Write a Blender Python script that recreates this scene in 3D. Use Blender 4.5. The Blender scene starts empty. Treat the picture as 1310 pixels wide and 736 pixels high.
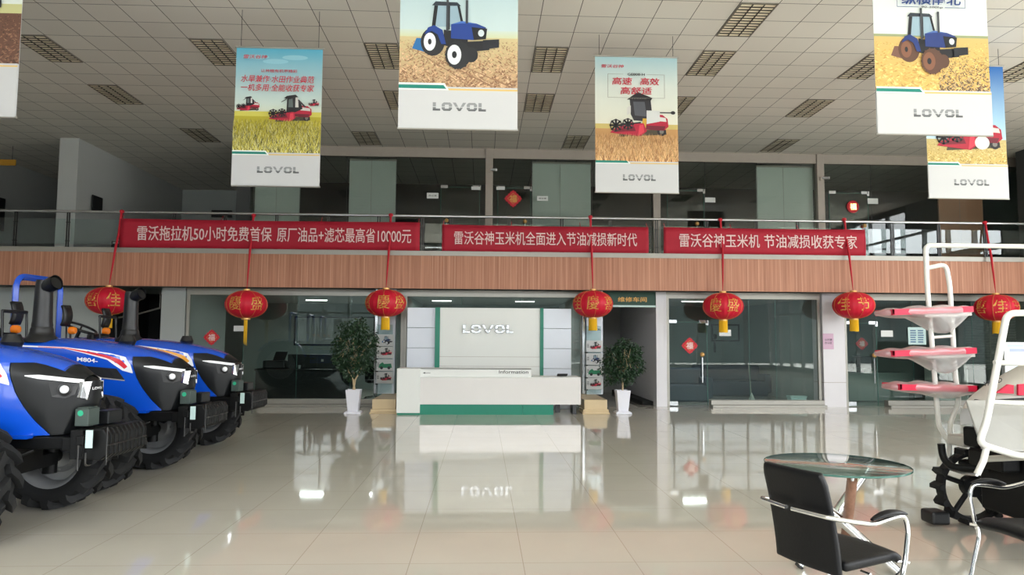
import bpy, bmesh, math, random
from mathutils import Vector, Matrix
R = random.Random(7)
PI = math.pi
sc = bpy.context.scene
C = sc.collection

# ---------------------------------------------------------------- camera, world, lights, exposure
FPX, PITCH, YAW, ROLL, EYE = 910.55, .0726, .0413, .006, 1.578
fw = Vector((math.sin(YAW)*math.cos(PITCH), math.cos(YAW)*math.cos(PITCH), math.sin(PITCH)))
rt = Vector((math.cos(YAW), -math.sin(YAW), 0)); up = rt.cross(fw)
r2 = math.cos(ROLL)*rt + math.sin(ROLL)*up
u2 = -math.sin(ROLL)*rt + math.cos(ROLL)*up
cam = bpy.data.objects.new('camera', bpy.data.cameras.new('camera'))
C.objects.link(cam)
cam.data.sensor_width = 36
cam.data.lens = FPX/1310*36
cam.data.clip_start = .05
cam.matrix_world = Matrix(((r2.x, u2.x, -fw.x, 0), (r2.y, u2.y, -fw.y, 0), (r2.z, u2.z, -fw.z, EYE), (0, 0, 0, 1)))
sc.camera = cam
vs = sc.view_settings
vs.view_transform = 'Standard'; vs.look = 'None'; vs.gamma = 1; vs.use_curve_mapping = False
vs.exposure = 1.85
w = bpy.data.worlds.new('overcast_sky'); sc.world = w; w.use_nodes = True
wn = w.node_tree.nodes; wl = w.node_tree.links
bg = wn['Background']
tcw = wn.new('ShaderNodeTexCoord'); sx = wn.new('ShaderNodeSeparateXYZ'); rp = wn.new('ShaderNodeValToRGB')
wl.new(tcw.outputs['Generated'], sx.inputs[0]); wl.new(sx.outputs['Z'], rp.inputs[0])
rp.color_ramp.elements[0].position = 0.0; rp.color_ramp.elements[0].color = (.55, .57, .58, 1)
rp.color_ramp.elements[1].position = .35; rp.color_ramp.elements[1].color = (1, 1.03, 1.06, 1)
wl.new(rp.outputs[0], bg.inputs[0]); bg.inputs[1].default_value = 3.0

def portal(loc, rot, sx_, sy_):
    l = bpy.data.lights.new('window_daylight', 'AREA'); l.shape = 'RECTANGLE'; l.size = sx_; l.size_y = sy_
    l.cycles.is_portal = True
    o = bpy.data.objects.new('window_daylight', l); o.location = loc; o.rotation_euler = rot; C.objects.link(o)
portal((3, -4.9, 3.4), (PI/2, 0, 0), 26, 6.6)
portal((15.9, 3.5, 3.4), (PI/2, 0, PI/2), 17, 6.6)
sc.cycles.use_denoising = True
sc.cycles.max_bounces = 10
sc.cycles.transparent_max_bounces = 24
sc.cycles.sample_clamp_indirect = 8
sc.cycles.caustics_reflective = False
sc.cycles.caustics_refractive = False

# ---------------------------------------------------------------- materials
def lin(c):
    return tuple((x/12.92 if x <= .04045 else ((x+.055)/1.055)**2.4) for x in c[:3])
def rgb(r, g, b): return lin((r/255, g/255, b/255))
def nodes(m): return m.node_tree.nodes, m.node_tree.links, m.node_tree.nodes['Principled BSDF']
_mc = {}
def mat(name, col, rough=.5, metal=0, noise=0, scale=20, coat=0, bump=0, spec=None):
    if name in _mc: return _mc[name]
    m = bpy.data.materials.new(name); m.use_nodes = True; n, l, b = nodes(m)
    b.inputs['Base Color'].default_value = (*col, 1); b.inputs['Roughness'].default_value = rough; b.inputs['Metallic'].default_value = metal
    if coat: b.inputs['Coat Weight'].default_value = coat; b.inputs['Coat Roughness'].default_value = .05
    if spec is not None: b.inputs['Specular IOR Level'].default_value = spec
    if noise or bump:
        t = n.new('ShaderNodeTexCoord'); nz = n.new('ShaderNodeTexNoise'); nz.inputs['Scale'].default_value = scale; nz.inputs['Detail'].default_value = 5
        l.new(t.outputs['Object'], nz.inputs['Vector'])
        if noise:
            mx = n.new('ShaderNodeMix'); mx.data_type = 'RGBA'
            mx.inputs[6].default_value = (*[c*(1-noise) for c in col], 1); mx.inputs[7].default_value = (*[min(1, c*(1+noise)) for c in col], 1)
            l.new(nz.outputs['Fac'], mx.inputs[0]); l.new(mx.outputs[2], b.inputs['Base Color'])
        if bump:
            bp = n.new('ShaderNodeBump'); bp.inputs['Strength'].default_value = bump; bp.inputs['Distance'].default_value = .01
            l.new(nz.outputs['Fac'], bp.inputs['Height']); l.new(bp.outputs[0], b.inputs['Normal'])
    _mc[name] = m; return m
def math_node(n, l, op, a, b=None):
    x = n.new('ShaderNodeMath'); x.operation = op
    for i, v in enumerate((a, b)):
        if v is None: continue
        if isinstance(v, (int, float)): x.inputs[i].default_value = v
        else: l.new(v, x.inputs[i])
    return x.outputs[0]
def grid_mat(name, col, line, size, org, lw, rough, axes='XY', var=.04, spec=.5, mottled=0):
    m = bpy.data.materials.new(name); m.use_nodes = True; n, l, b = nodes(m)
    g = n.new('ShaderNodeNewGeometry'); s = n.new('ShaderNodeSeparateXYZ'); l.new(g.outputs['Position'], s.inputs[0])
    masks = []; cells = []
    for i, a in enumerate(axes):
        v = math_node(n, l, 'DIVIDE', math_node(n, l, 'SUBTRACT', s.outputs[a], org[i]), size[i])
        f = math_node(n, l, 'FRACT', v); cells.append(math_node(n, l, 'FLOOR', v))
        d = math_node(n, l, 'ABSOLUTE', math_node(n, l, 'SUBTRACT', f, .5))
        masks.append(math_node(n, l, 'GREATER_THAN', d, .5-lw/2/size[i]))
    mk = math_node(n, l, 'MAXIMUM', masks[0], masks[1])
    cb = n.new('ShaderNodeCombineXYZ'); l.new(cells[0], cb.inputs[0]); l.new(cells[1], cb.inputs[1])
    wn_ = n.new('ShaderNodeTexWhiteNoise'); wn_.noise_dimensions = '2D'; l.new(cb.outputs[0], wn_.inputs['Vector'])
    mx = n.new('ShaderNodeMix'); mx.data_type = 'RGBA'
    mx.inputs[6].default_value = (*[c*(1-var) for c in col], 1); mx.inputs[7].default_value = (*[c*(1+var) for c in col], 1)
    l.new(wn_.outputs['Value'], mx.inputs[0]); out = mx.outputs[2]
    if mottled:
        nz = n.new('ShaderNodeTexNoise'); nz.inputs['Scale'].default_value = 1.3; nz.inputs['Detail'].default_value = 6
        l.new(g.outputs['Position'], nz.inputs['Vector'])
        m3 = n.new('ShaderNodeMix'); m3.data_type = 'RGBA'; m3.blend_type = 'MULTIPLY'; m3.inputs[0].default_value = 1
        cr = n.new('ShaderNodeValToRGB'); cr.color_ramp.elements[0].color = (1-mottled,)*3+(1,); cr.color_ramp.elements[1].color = (1, 1, 1, 1)
        cr.color_ramp.elements[0].position = .3; cr.color_ramp.elements[1].position = .7
        l.new(nz.outputs['Fac'], cr.inputs[0]); l.new(out, m3.inputs[6]); l.new(cr.outputs[0], m3.inputs[7]); out = m3.outputs[2]
    m2 = n.new('ShaderNodeMix'); m2.data_type = 'RGBA'; l.new(mk, m2.inputs[0]); l.new(out, m2.inputs[6]); m2.inputs[7].default_value = (*line, 1)
    l.new(m2.outputs[2], b.inputs['Base Color']); b.inputs['Roughness'].default_value = rough; b.inputs['Specular IOR Level'].default_value = spec
    return m
def glass_mat(name, tint, f0=.05, rough=0):
    m = bpy.data.materials.new(name); m.use_nodes = True; n = m.node_tree.nodes; l = m.node_tree.links; n.clear()
    o = n.new('ShaderNodeOutputMaterial'); tr = n.new('ShaderNodeBsdfTransparent'); gl = n.new('ShaderNodeBsdfGlossy'); mx = n.new('ShaderNodeMixShader')
    tr.inputs[0].default_value = (*tint, 1); gl.inputs['Roughness'].default_value = rough; gl.inputs[0].default_value = (1, 1, 1, 1)
    lw = n.new('ShaderNodeLayerWeight'); lw.inputs[0].default_value = .5
    p = math_node(n, l, 'POWER', lw.outputs['Facing'], 5.0)
    f = math_node(n, l, 'ADD', math_node(n, l, 'MULTIPLY', p, 1-f0), f0)
    l.new(f, mx.inputs[0]); l.new(tr.outputs[0], mx.inputs[1]); l.new(gl.outputs[0], mx.inputs[2]); l.new(mx.outputs[0], o.inputs[0])
    return m
def emit(name, col, s):
    m = bpy.data.materials.new(name); m.use_nodes = True; n, l, b = nodes(m)
    b.inputs['Base Color'].default_value = (*col, 1); b.inputs['Emission Color'].default_value = (*col, 1); b.inputs['Emission Strength'].default_value = s
    return m
def print_mat(name, rough=.45, emission=0):
    m = bpy.data.materials.new(name); m.use_nodes = True; n, l, b = nodes(m)
    a = n.new('ShaderNodeAttribute'); a.attribute_name = 'Col'; l.new(a.outputs['Color'], b.inputs['Base Color']); b.inputs['Roughness'].default_value = rough
    if emission: l.new(a.outputs['Color'], b.inputs['Emission Color']); b.inputs['Emission Strength'].default_value = emission
    return m
def streak_mat(name, c1, c2, rough, sx_=40, sz_=1.2, axis='X', joint=None):
    m = bpy.data.materials.new(name); m.use_nodes = True; n, l, b = nodes(m)
    g = n.new('ShaderNodeNewGeometry'); mp = n.new('ShaderNodeMapping'); mp.inputs['Scale'].default_value = (sx_, sx_, sz_) if axis == 'X' else (sz_, sz_, sx_)
    nz = n.new('ShaderNodeTexNoise'); nz.inputs['Scale'].default_value = 1; nz.inputs['Detail'].default_value = 4
    l.new(g.outputs['Position'], mp.inputs[0]); l.new(mp.outputs[0], nz.inputs['Vector'])
    cr = n.new('ShaderNodeValToRGB'); cr.color_ramp.elements[0].position = .3; cr.color_ramp.elements[1].position = .7
    cr.color_ramp.elements[0].color = (*c1, 1); cr.color_ramp.elements[1].color = (*c2, 1); l.new(nz.outputs['Fac'], cr.inputs[0]); out = cr.outputs[0]
    if joint:
        s = n.new('ShaderNodeSeparateXYZ'); l.new(g.outputs['Position'], s.inputs[0])
        v = math_node(n, l, 'DIVIDE', s.outputs['X'], joint[0]); f = math_node(n, l, 'FRACT', v); fl = math_node(n, l, 'FLOOR', v)
        wh = n.new('ShaderNodeTexWhiteNoise'); wh.noise_dimensions = '1D'; l.new(fl, wh.inputs['W'])
        mk = math_node(n, l, 'MULTIPLY', math_node(n, l, 'LESS_THAN', f, joint[1]), math_node(n, l, 'GREATER_THAN', wh.outputs['Value'], .45))
        m2 = n.new('ShaderNodeMix'); m2.data_type = 'RGBA'; l.new(math_node(n, l, 'MULTIPLY', mk, .8), m2.inputs[0]); l.new(out, m2.inputs[6]); m2.inputs[7].default_value = (*joint[2], 1); out = m2.outputs[2]
    l.new(out, b.inputs['Base Color']); b.inputs['Roughness'].default_value = rough
    return m

M = {}
M['floor'] = grid_mat('polished_floor_tile', rgb(200, 196, 184), rgb(166, 158, 144), (.8, .8), (-1.2967, 5.955), .005, .045, var=.012, spec=.62, mottled=.06)
M['ceiling'] = grid_mat('ceiling_tile', rgb(224, 219, 209), rgb(96, 93, 88), (.6, .6), (.886, 12.142), .012, .85, var=.03, spec=.2)
M['wood'] = streak_mat('wood_laminate', rgb(166, 112, 86), rgb(196, 140, 112), .55, 22, .6, 'X', (.13, .07, rgb(226, 178, 150)))
M['wall_white'] = mat('white_wall_paint', rgb(180, 182, 180), .8, noise=.03, scale=2)
M['wall_gray'] = mat('gray_wall_paint', rgb(176, 182, 180), .8, noise=.03, scale=2)
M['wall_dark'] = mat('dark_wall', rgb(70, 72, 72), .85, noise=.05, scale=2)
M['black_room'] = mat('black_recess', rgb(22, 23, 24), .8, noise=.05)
M['col_white'] = mat('white_column_cladding', rgb(226, 224, 228), .35, noise=.02, scale=3)
M['alu'] = mat('aluminium', rgb(164, 161, 153), .4, .5, noise=.05, scale=6)
M['alu_dull'] = mat('dull_aluminium', rgb(170, 160, 150), .5, .2, noise=.05, scale=6)
M['steel'] = mat('stainless_steel', rgb(200, 202, 204), .22, 1)
M['steel_dark'] = mat('dark_steel', rgb(70, 70, 70), .35, .8)
M['chrome'] = mat('chrome', rgb(225, 226, 228), .1, 1)
M['glass'] = glass_mat('office_glass', (.74, .80, .78), .04)
M['glass_up'] = glass_mat('upper_glass', (.80, .835, .82), .03)
M['glass_rail'] = glass_mat('railing_glass', (.86, .92, .91), .05)
M['glass_table'] = glass_mat('table_glass', (.84, .90, .87), .06)
M['plastic_wrap'] = glass_mat('clear_plastic_wrap', (.95, .95, .95), .10, .18)
_n = M['plastic_wrap'].node_tree.nodes; _l = M['plastic_wrap'].node_tree.links
_o = [q for q in _n if q.type == 'OUTPUT_MATERIAL'][0]; _m = [q for q in _n if q.type == 'MIX_SHADER'][0]
_d = _n.new('ShaderNodeBsdfDiffuse'); _d.inputs[0].default_value = (.82, .8, .8, 1); _t = _n.new('ShaderNodeBsdfTranslucent'); _t.inputs[0].default_value = (.82, .8, .8, 1)
_a = _n.new('ShaderNodeMixShader'); _b = _n.new('ShaderNodeMixShader'); _l.new(_d.outputs[0], _a.inputs[1]); _l.new(_t.outputs[0], _a.inputs[2]); _b.inputs[0].default_value = .33
_l.new(_m.outputs[0], _b.inputs[1]); _l.new(_a.outputs[0], _b.inputs[2]); _l.new(_b.outputs[0], _o.inputs[0])
M['glass_edge'] = mat('green_glass_edge', rgb(70, 110, 100), .15)
M['red_cloth'] = mat('red_banner_cloth', rgb(176, 22, 48), .7, noise=.08, scale=4)
M['letter_pale'] = mat('pale_pink_letters', rgb(240, 212, 210), .7, noise=.02)
M['red_lantern'] = mat('red_lantern_silk', rgb(210, 12, 48), .55, noise=.1, scale=9)
M['gold'] = mat('gold_print', rgb(222, 170, 84), .45, .1, noise=.05)
M['gold_cap'] = mat('gold_cap', rgb(230, 180, 110), .35, .4, noise=.05)
M['yellow'] = mat('yellow_tassel', rgb(236, 186, 16), .7, noise=.12, scale=60)
M['ribbon'] = mat('red_ribbon', rgb(196, 20, 44), .6, noise=.05)
M['white'] = mat('white_lacquer', rgb(232, 234, 230), .35, noise=.015, scale=2)
M['white_side'] = mat('brushed_panel', rgb(214, 219, 228), .4, .15, noise=.03, scale=3)
M['green'] = mat('green_lacquer', rgb(20, 128, 104), .4, noise=.03)
M['counter'] = mat('counter_front', rgb(226, 222, 218), .25, .25, noise=.05, scale=2)
M['dark_text'] = mat('black_letters', rgb(30, 32, 34), .5, noise=.02)
M['tan'] = mat('tan_stone', rgb(206, 184, 146), .45, noise=.05, scale=8)
M['white_pot'] = mat('white_pot_plastic', rgb(232, 232, 240), .3, noise=.015)
M['soil'] = mat('potting_soil', rgb(50, 38, 30), .95, noise=.3, scale=60)
M['leaf'] = mat('dark_green_leaves', rgb(34, 62, 36), .42, noise=.4, scale=7)
M['bark'] = mat('pale_bark', rgb(196, 172, 136), .7, noise=.2, scale=30)
M['blue'] = mat('blue_tractor_paint', rgb(8, 78, 200), .25, noise=.02, coat=.7)
M['mask'] = mat('charcoal_plastic', rgb(20, 22, 24), .4, noise=.06, scale=30, spec=.32)
M['black'] = mat('black_plastic', rgb(18, 19, 21), .4, noise=.05, scale=30)
M['iron'] = mat('black_iron', rgb(11, 12, 13), .5, 0, noise=.1, scale=20, spec=.25)
M['tyre'] = mat('tyre_rubber', rgb(20, 21, 23), .75, noise=.2, scale=15, bump=.2)
M['rim'] = mat('silver_rim_paint', rgb(172, 174, 176), .4, .45, noise=.04)
M['lamp_white'] = mat('clear_lamp_lens', rgb(244, 246, 250), .08, noise=.01)
M['amber'] = mat('amber_lens', rgb(246, 132, 30), .2, noise=.05)
M['gray_box'] = mat('gray_green_box', rgb(66, 78, 74), .5, noise=.05)
M['sticker_green'] = mat('green_sticker', rgb(40, 170, 130), .5, noise=.02)
M['plate'] = mat('pale_plate', rgb(196, 222, 220), .4, noise=.05)
M['leather'] = mat('black_leatherette', rgb(10, 11, 14), .45, noise=.08, scale=60, bump=.08, spec=.28)
M['wood_leg'] = streak_mat('wood_wrapped_leg', rgb(128, 92, 74), rgb(156, 116, 96), .4, 30, 3)
M['white_tube'] = mat('white_painted_tube', rgb(216, 215, 208), .3, noise=.03, scale=8)
M['red_plastic'] = mat('red_tray_plastic', rgb(206, 28, 66), .35, noise=.05)
M['cream'] = mat('cream_body_plastic', rgb(196, 193, 185), .3, noise=.02)
M['screen_frame'] = mat('screen_frame', rgb(190, 196, 196), .35, .4, noise=.03)
M['desk_black'] = mat('black_desk', rgb(16, 17, 18), .35, noise=.06)
M['office_gray'] = mat('office_wall', rgb(150, 162, 158), .8, noise=.04, scale=2)
M['blue_gray'] = mat('blue_gray_upholstery', rgb(58, 72, 88), .7, noise=.1, scale=12)
M['blind'] = mat('gray_blind_fabric', rgb(222, 228, 222), .8, noise=.04, scale=5)
M['blind_dark'] = mat('dark_blind_slats', rgb(92, 94, 92), .6, noise=.06)
M['brown_mesh'] = mat('copper_brown_blind', rgb(206, 150, 120), .55, noise=.12, scale=30)
M['louver'] = mat('lamp_louver', rgb(120, 114, 102), .5, .1, noise=.05)
M['lamp_back'] = mat('lamp_reflector', rgb(236, 226, 200), .5, .0, noise=.05)
M['tube'] = emit('tube_lamp', (1, 1, .96), 2.6)
M['tag'] = mat('white_door_tag', rgb(226, 228, 226), .5, noise=.02)
M['fu_red'] = mat('red_paper', rgb(206, 34, 50), .6, noise=.06)
M['poster'] = print_mat('printed_vinyl', .5)
M['screen'] = print_mat('lit_screen', .2, .12)
M['vinyl'] = mat('white_vinyl', rgb(200, 202, 202), .5, noise=.01)
M['outside'] = mat('street_buildings', rgb(70, 78, 78), .9, noise=.4, scale=.4)
M['pavement'] = mat('pavement', rgb(222, 220, 212), .9, noise=.06, scale=1)
M['mullion'] = mat('window_mullion', rgb(110, 112, 112), .5, .3, noise=.03)
M['band'] = mat('frosted_band', rgb(120, 124, 124), .7, noise=.03)
M['pink_sign'] = mat('pink_sign', rgb(212, 176, 200), .5, noise=.03)

# ---------------------------------------------------------------- mesh builder
class MB:
    def __init__(s): s.v = []; s.f = []; s.m = []; s.c = []; s.cur = 0; s.col = None
    def add(s, vs_, fs, cols=None):
        k = len(s.v); s.v += [tuple(p) for p in vs_]
        for i, f in enumerate(fs):
            s.f.append([k+j for j in f]); s.m.append(s.cur)
            s.c.append(cols[i] if cols else s.col)
        return s
    def box(s, a, b, rot=None, org=None):
        x0, y0, z0 = a; x1, y1, z1 = b
        p = [Vector(q) for q in ((x0, y0, z0), (x1, y0, z0), (x1, y1, z0), (x0, y1, z0), (x0, y0, z1), (x1, y0, z1), (x1, y1, z1), (x0, y1, z1))]
        if rot is not None:
            o = Vector(org) if org else sum(p, Vector())/8
            p = [o+rot@(q-o) for q in p]
        return s.add(p, [(0, 3, 2, 1), (4, 5, 6, 7), (0, 1, 5, 4), (1, 2, 6, 5), (2, 3, 7, 6), (3, 0, 4, 7)])
    def cb(s, c, d, rot=None): return s.box([c[i]-d[i]/2 for i in range(3)], [c[i]+d[i]/2 for i in range(3)], rot)
    def tube(s, path, r, n=10, closed=False, cap=True):
        P = [Vector(p) for p in path]; L = len(P); rr = r if isinstance(r, (list, tuple)) else [r]*L
        rings = []; prev = None
        for i in range(L):
            if closed: t = (P[(i+1) % L]-P[i-1]).normalized()
            else:
                t = Vector()
                if i: t += (P[i]-P[i-1]).normalized()
                if i < L-1: t += (P[i+1]-P[i]).normalized()
                t.normalize()
            if prev is None:
                a = Vector((0, 0, 1)) if abs(t.z) < .9 else Vector((1, 0, 0)); u = t.cross(a).normalized()
            else: u = (prev-t*prev.dot(t)).normalized()
            prev = u; v = t.cross(u)
            rings.append([P[i]+rr[i]*(math.cos(2*PI*k/n)*u+math.sin(2*PI*k/n)*v) for k in range(n)])
        vs_ = [p for q in rings for p in q]; fs = []
        for i in range(L if closed else L-1):
            j = (i+1) % L
            for k in range(n): fs.append((i*n+k, i*n+(k+1) % n, j*n+(k+1) % n, j*n+k))
        if cap and not closed: fs.append(tuple(range(n))[::-1]); fs.append(tuple((L-1)*n+k for k in range(n)))
        return s.add(vs_, fs)
    def cyl(s, a, b, r, n=16, r2_=None): return s.tube([a, b], [r, r if r2_ is None else r2_], n)
    def lathe(s, prof, org=(0, 0, 0), axis='Z', n=24, cap=True):
        vs_ = []; o = Vector(org)
        for r, h in prof:
            for k in range(n):
                a = 2*PI*k/n; c, d = r*math.cos(a), r*math.sin(a)
                vs_.append(o+Vector({'Z': (c, d, h), 'Y': (c, h, d), 'X': (h, c, d)}[axis]))
        fs = []
        for i in range(len(prof)-1):
            for k in range(n): fs.append((i*n+k, i*n+(k+1) % n, (i+1)*n+(k+1) % n, (i+1)*n+k))
        if cap: fs.append(tuple(range(n))[::-1]); fs.append(tuple((len(prof)-1)*n+k for k in range(n)))
        return s.add(vs_, fs)
    def grid(s, fn, nu, nv):
        vs_ = [fn(i/nu, j/nv) for i in range(nu+1) for j in range(nv+1)]
        return s.add(vs_, [(i*(nv+1)+j, (i+1)*(nv+1)+j, (i+1)*(nv+1)+j+1, i*(nv+1)+j+1) for i in range(nu) for j in range(nv)])
    def prism(s, poly, y0, y1, axis='Y'):
        n = len(poly)
        f = {'Y': lambda p, h: (p[0], h, p[1]), 'Z': lambda p, h: (p[0], p[1], h), 'X': lambda p, h: (h, p[0], p[1])}[axis]
        return s.add([f(p, y0) for p in poly]+[f(p, y1) for p in poly], [tuple(range(n)), tuple(range(n, 2*n))[::-1]]+[(i, (i+1) % n, n+(i+1) % n, n+i) for i in range(n)])
    def ball(s, c, r, n=14, m=10):
        rx, ry, rz = r if isinstance(r, (tuple, list)) else (r, r, r)
        def fn(u, v):
            a = 2*PI*u; b = -PI/2+PI*v
            return (c[0]+rx*math.cos(a)*math.cos(b), c[1]+ry*math.sin(a)*math.cos(b), c[2]+rz*math.sin(b))
        return s.grid(fn, n, m)
    def xf(s, mtx, k=0):
        for i in range(k, len(s.v)): s.v[i] = tuple(mtx@Vector(s.v[i]))
        return s
    def build(s, name, mats, parent=None, smooth=None, bevel=0, loc=None, solid=0, keepn=False, weld=True):
        me = bpy.data.meshes.new(name); me.from_pydata(s.v, [], s.f)
        mats = mats if isinstance(mats, (list, tuple)) else [mats]
        for q in mats: me.materials.append(q)
        me.polygons.foreach_set('material_index', s.m)
        if any(c is not None for c in s.c):
            ca = me.color_attributes.new('Col', 'FLOAT_COLOR', 'CORNER'); buf = []
            for f, c in zip(s.f, s.c):
                c = c if c is not None else (1, 1, 1)
                if isinstance(c[0], (int, float)): c = [c]*len(f)
                for q in c: buf += [q[0], q[1], q[2], 1]
            ca.data.foreach_set('color', buf)
        elif not keepn:
            b = bmesh.new(); b.from_mesh(me)
            if weld: bmesh.ops.remove_doubles(b, verts=b.verts, dist=1e-5)
            bmesh.ops.recalc_face_normals(b, faces=b.faces); b.to_mesh(me); b.free()
        if smooth:
            me.polygons.foreach_set('use_smooth', [True]*len(me.polygons)); me.set_sharp_from_angle(angle=math.radians(smooth))
        me.update()
        o = bpy.data.objects.new(name, me); C.objects.link(o)
        if parent: o.parent = parent
        if loc: o.location = loc
        if solid:
            q = o.modifiers.new('solid', 'SOLIDIFY'); q.thickness = solid; q.offset = 0
        if bevel:
            q = o.modifiers.new('bevel', 'BEVEL'); q.width = bevel; q.segments = 2; q.limit_method = 'ANGLE'
        return o
def thing(name, label, cat, loc=(0, 0, 0), rz=0, group=None):
    o = bpy.data.objects.new(name, None); C.objects.link(o); o.location = loc; o.rotation_euler = (0, 0, rz); o.empty_display_size = .1
    return tag(o, label, cat, group)
def tag(o, label, cat, group=None):
    o['label'] = label; o['category'] = cat
    if group: o['group'] = group
    return o
def struct(o): o['kind'] = 'structure'; return o
def sempty(name, loc=(0, 0, 0)):
    o = bpy.data.objects.new(name, None); C.objects.link(o); o.location = loc; return struct(o)
def copy_tree(o, parent=None):
    c = o.copy(); C.objects.link(c)
    if parent: c.parent = parent
    for ch in list(o.children): copy_tree(ch, c)
    return c
def arc(cx, cy, r, a0, a1, n): return [(cx+r*math.cos(a0+(a1-a0)*i/n), cy+r*math.sin(a0+(a1-a0)*i/n)) for i in range(n+1)]
def rounded(path, r, n=5):
    P = [Vector(p) for p in path]; out = [P[0]]
    for i in range(1, len(P)-1):
        a = (P[i-1]-P[i]); b = (P[i+1]-P[i]); rr = min(r, a.length*.49, b.length*.49)
        p, q = P[i]+a.normalized()*rr, P[i]+b.normalized()*rr
        for k in range(n+1):
            t = k/n; out.append((1-t)**2*p+2*t*(1-t)*P[i]+t*t*q)
    out.append(P[-1]); return out
_tc = {}
def text_mesh(s, bold=0, extrude=0):
    key = (s, bold, extrude)
    if key not in _tc:
        cu = bpy.data.curves.new('t', 'FONT'); cu.body = s; cu.size = 1; cu.offset = bold; cu.extrude = extrude; cu.resolution_u = 3
        o = bpy.data.objects.new('t', cu); C.objects.link(o); dg = bpy.context.evaluated_depsgraph_get(); dg.update()
        me = bpy.data.meshes.new_from_object(o.evaluated_get(dg))
        vs_ = [tuple(v.co) for v in me.vertices]; fs = [tuple(p.vertices) for p in me.polygons]
        bpy.data.objects.remove(o); bpy.data.curves.remove(cu); bpy.data.meshes.remove(me)
        xs = [p[0] for p in vs_]; ys = [p[1] for p in vs_]
        _tc[key] = (vs_, fs, min(xs), max(xs), min(ys), max(ys))
    return _tc[key]
def put_text(mb, s, x0, x1, z0, z1, y, bold=0, depth=0, slant=0, fn=None):
    """lettering in the X-Z plane facing -Y, fitted to a box; fn maps (u, v) to a point instead"""
    vs_, fs, a, b, c, d = text_mesh(s, bold, .05 if depth else 0)
    out = []
    for p in vs_:
        u = (p[0]-a)/(b-a); v = (p[1]-c)/(d-c)
        if fn: out.append(fn(u, v))
        else: out.append((x0+u*(x1-x0)+slant*v*(z1-z0), y-(p[2]/.05*depth if depth else 0), z0+v*(z1-z0)))
    mb.add(out, fs)
# block-letter word mark seen on the wall, the desk and the posters
def word_shapes():
    """polygons (unit height) of the five wide letters; each letter is split by a thin horizontal gap"""
    out = []; x = 0
    def L(x): return [[(x, 0), (x+.95, 0), (x+.95, .26), (x+.4, .26), (x+.4, .42), (x, .42)], [(x, .5), (x+.4, .5), (x+.4, 1), (x, 1)]], .95
    def O(x):
        return [[(x, .42), (x, .22), (x+.25, 0), (x+1.05, 0), (x+1.3, .22), (x+1.3, .42), (x+.9, .42), (x+.9, .26), (x+.4, .26), (x+.4, .42)],
                [(x, .5), (x, .78), (x+.25, 1), (x+1.05, 1), (x+1.3, .78), (x+1.3, .5), (x+.9, .5), (x+.9, .74), (x+.4, .74), (x+.4, .5)]], 1.3
    def V(x):
        return [[(x+.3, .42), (x+.62, 0), (x+.88, 0), (x+1.2, .42), (x+.86, .42), (x+.75, .27), (x+.64, .42)],
                [(x-.1, 1), (x+.25, .5), (x+.6, .5), (x+.3, 1)], [(x+1.2, 1), (x+.9, .5), (x+1.25, .5), (x+1.6, 1)]], 1.5
    for f, gap in ((L, .18), (O, .18), (V, .18), (O, .18), (L, 0)):
        p, wd = f(x); out.append(p); x += wd+gap
    return out, x
WORD, WORD_W = word_shapes()

# ---------------------------------------------------------------- setting
HC = 6.719     # hall ceiling
ZS = 3.5       # upper floor level
FL = -14.0     # left wall
struct(MB().box((-16, -5.1, -.2), (16.2, 24.9, 0)).build('floor', M['floor']))
struct(MB().box((-16, -5.1, HC), (16.2, 25.2, HC+.2)).build('ceiling', M['ceiling']))
struct(MB().box((FL-.2, -5.1, 0), (FL, 25.2, HC)).build('wall_left', M['wall_white']))
struct(MB().box((-16, 25, 0), (16.2, 25.2, HC)).build('wall_back', M['wall_gray']))
# glazed street front behind the camera, and the glazed right side
def curtain(name, a, b, fixed, axis):
    r = sempty(name); mb = MB(); L = b-a; n = round(L/1.35)
    def bx(u0, u1, t0, t1, z0, z1):
        if axis == 'X': mb.box((u0, fixed+t0, z0), (u1, fixed+t1, z1))
        else: mb.box((fixed+t0, u0, z0), (fixed+t1, u1, z1))
    for i in range(n+1):
        u = a+L*i/n; bx(u-.04, u+.04, -.1, .05, 0, HC)
    for z, h in ((.0, .25), (2.9, .1), (3.98, .08), (5.52, .08), (6.5, .22)): bx(a, b, -.08, .04, z, z+h)
    mb.build('window_frame', M['mullion'], r)
    mb = MB(); 
    if axis == 'X': mb.box((a, fixed-.01, 4.47), (b, fixed+.01, 4.67))
    else: mb.box((fixed-.01, a, 4.47), (fixed+.01, b, 4.67))
    mb.build('window_trim', M['band'], r)
curtain('window_front', -10, 16, -5.0, 'X')
curtain('window_side', -5, 12, 16.05, 'Y')
struct(MB().box((-14, -5.1, 0), (-10, -4.9, HC)).build('wall_front', M['wall_white']))
struct(MB().box((15.95, 12, 0), (16.2, 25, HC)).build('wall_right', M['wall_gray']))
struct(MB().box((-60, -60, -.3), (60, 60, -.2)).build('ground', M['pavement']))
struct(MB().box((-45, -22.5, -.2), (45, -22, 5.0)).build('wall_street', M['outside']))

# upper floor slab, fascia, soffit
YB = 16.5
struct(MB().box((FL, YB, 3.38), (15.95, 24.98, ZS)).build('floor_upper', M['wall_gray']))
struct(MB().box((FL, YB-.03, 2.735), (15.95, YB+.05, 3.50)).build('wall_fascia', M['wood']))
struct(MB().box((FL, YB-.05, 3.50), (15.95, YB+.12, 3.61)).build('trim_1', M['alu']))
struct(MB().box((FL, YB+.05, 2.735), (15.95, 17.02, 2.80)).build('ceiling_soffit', M['wall_dark']))
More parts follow.
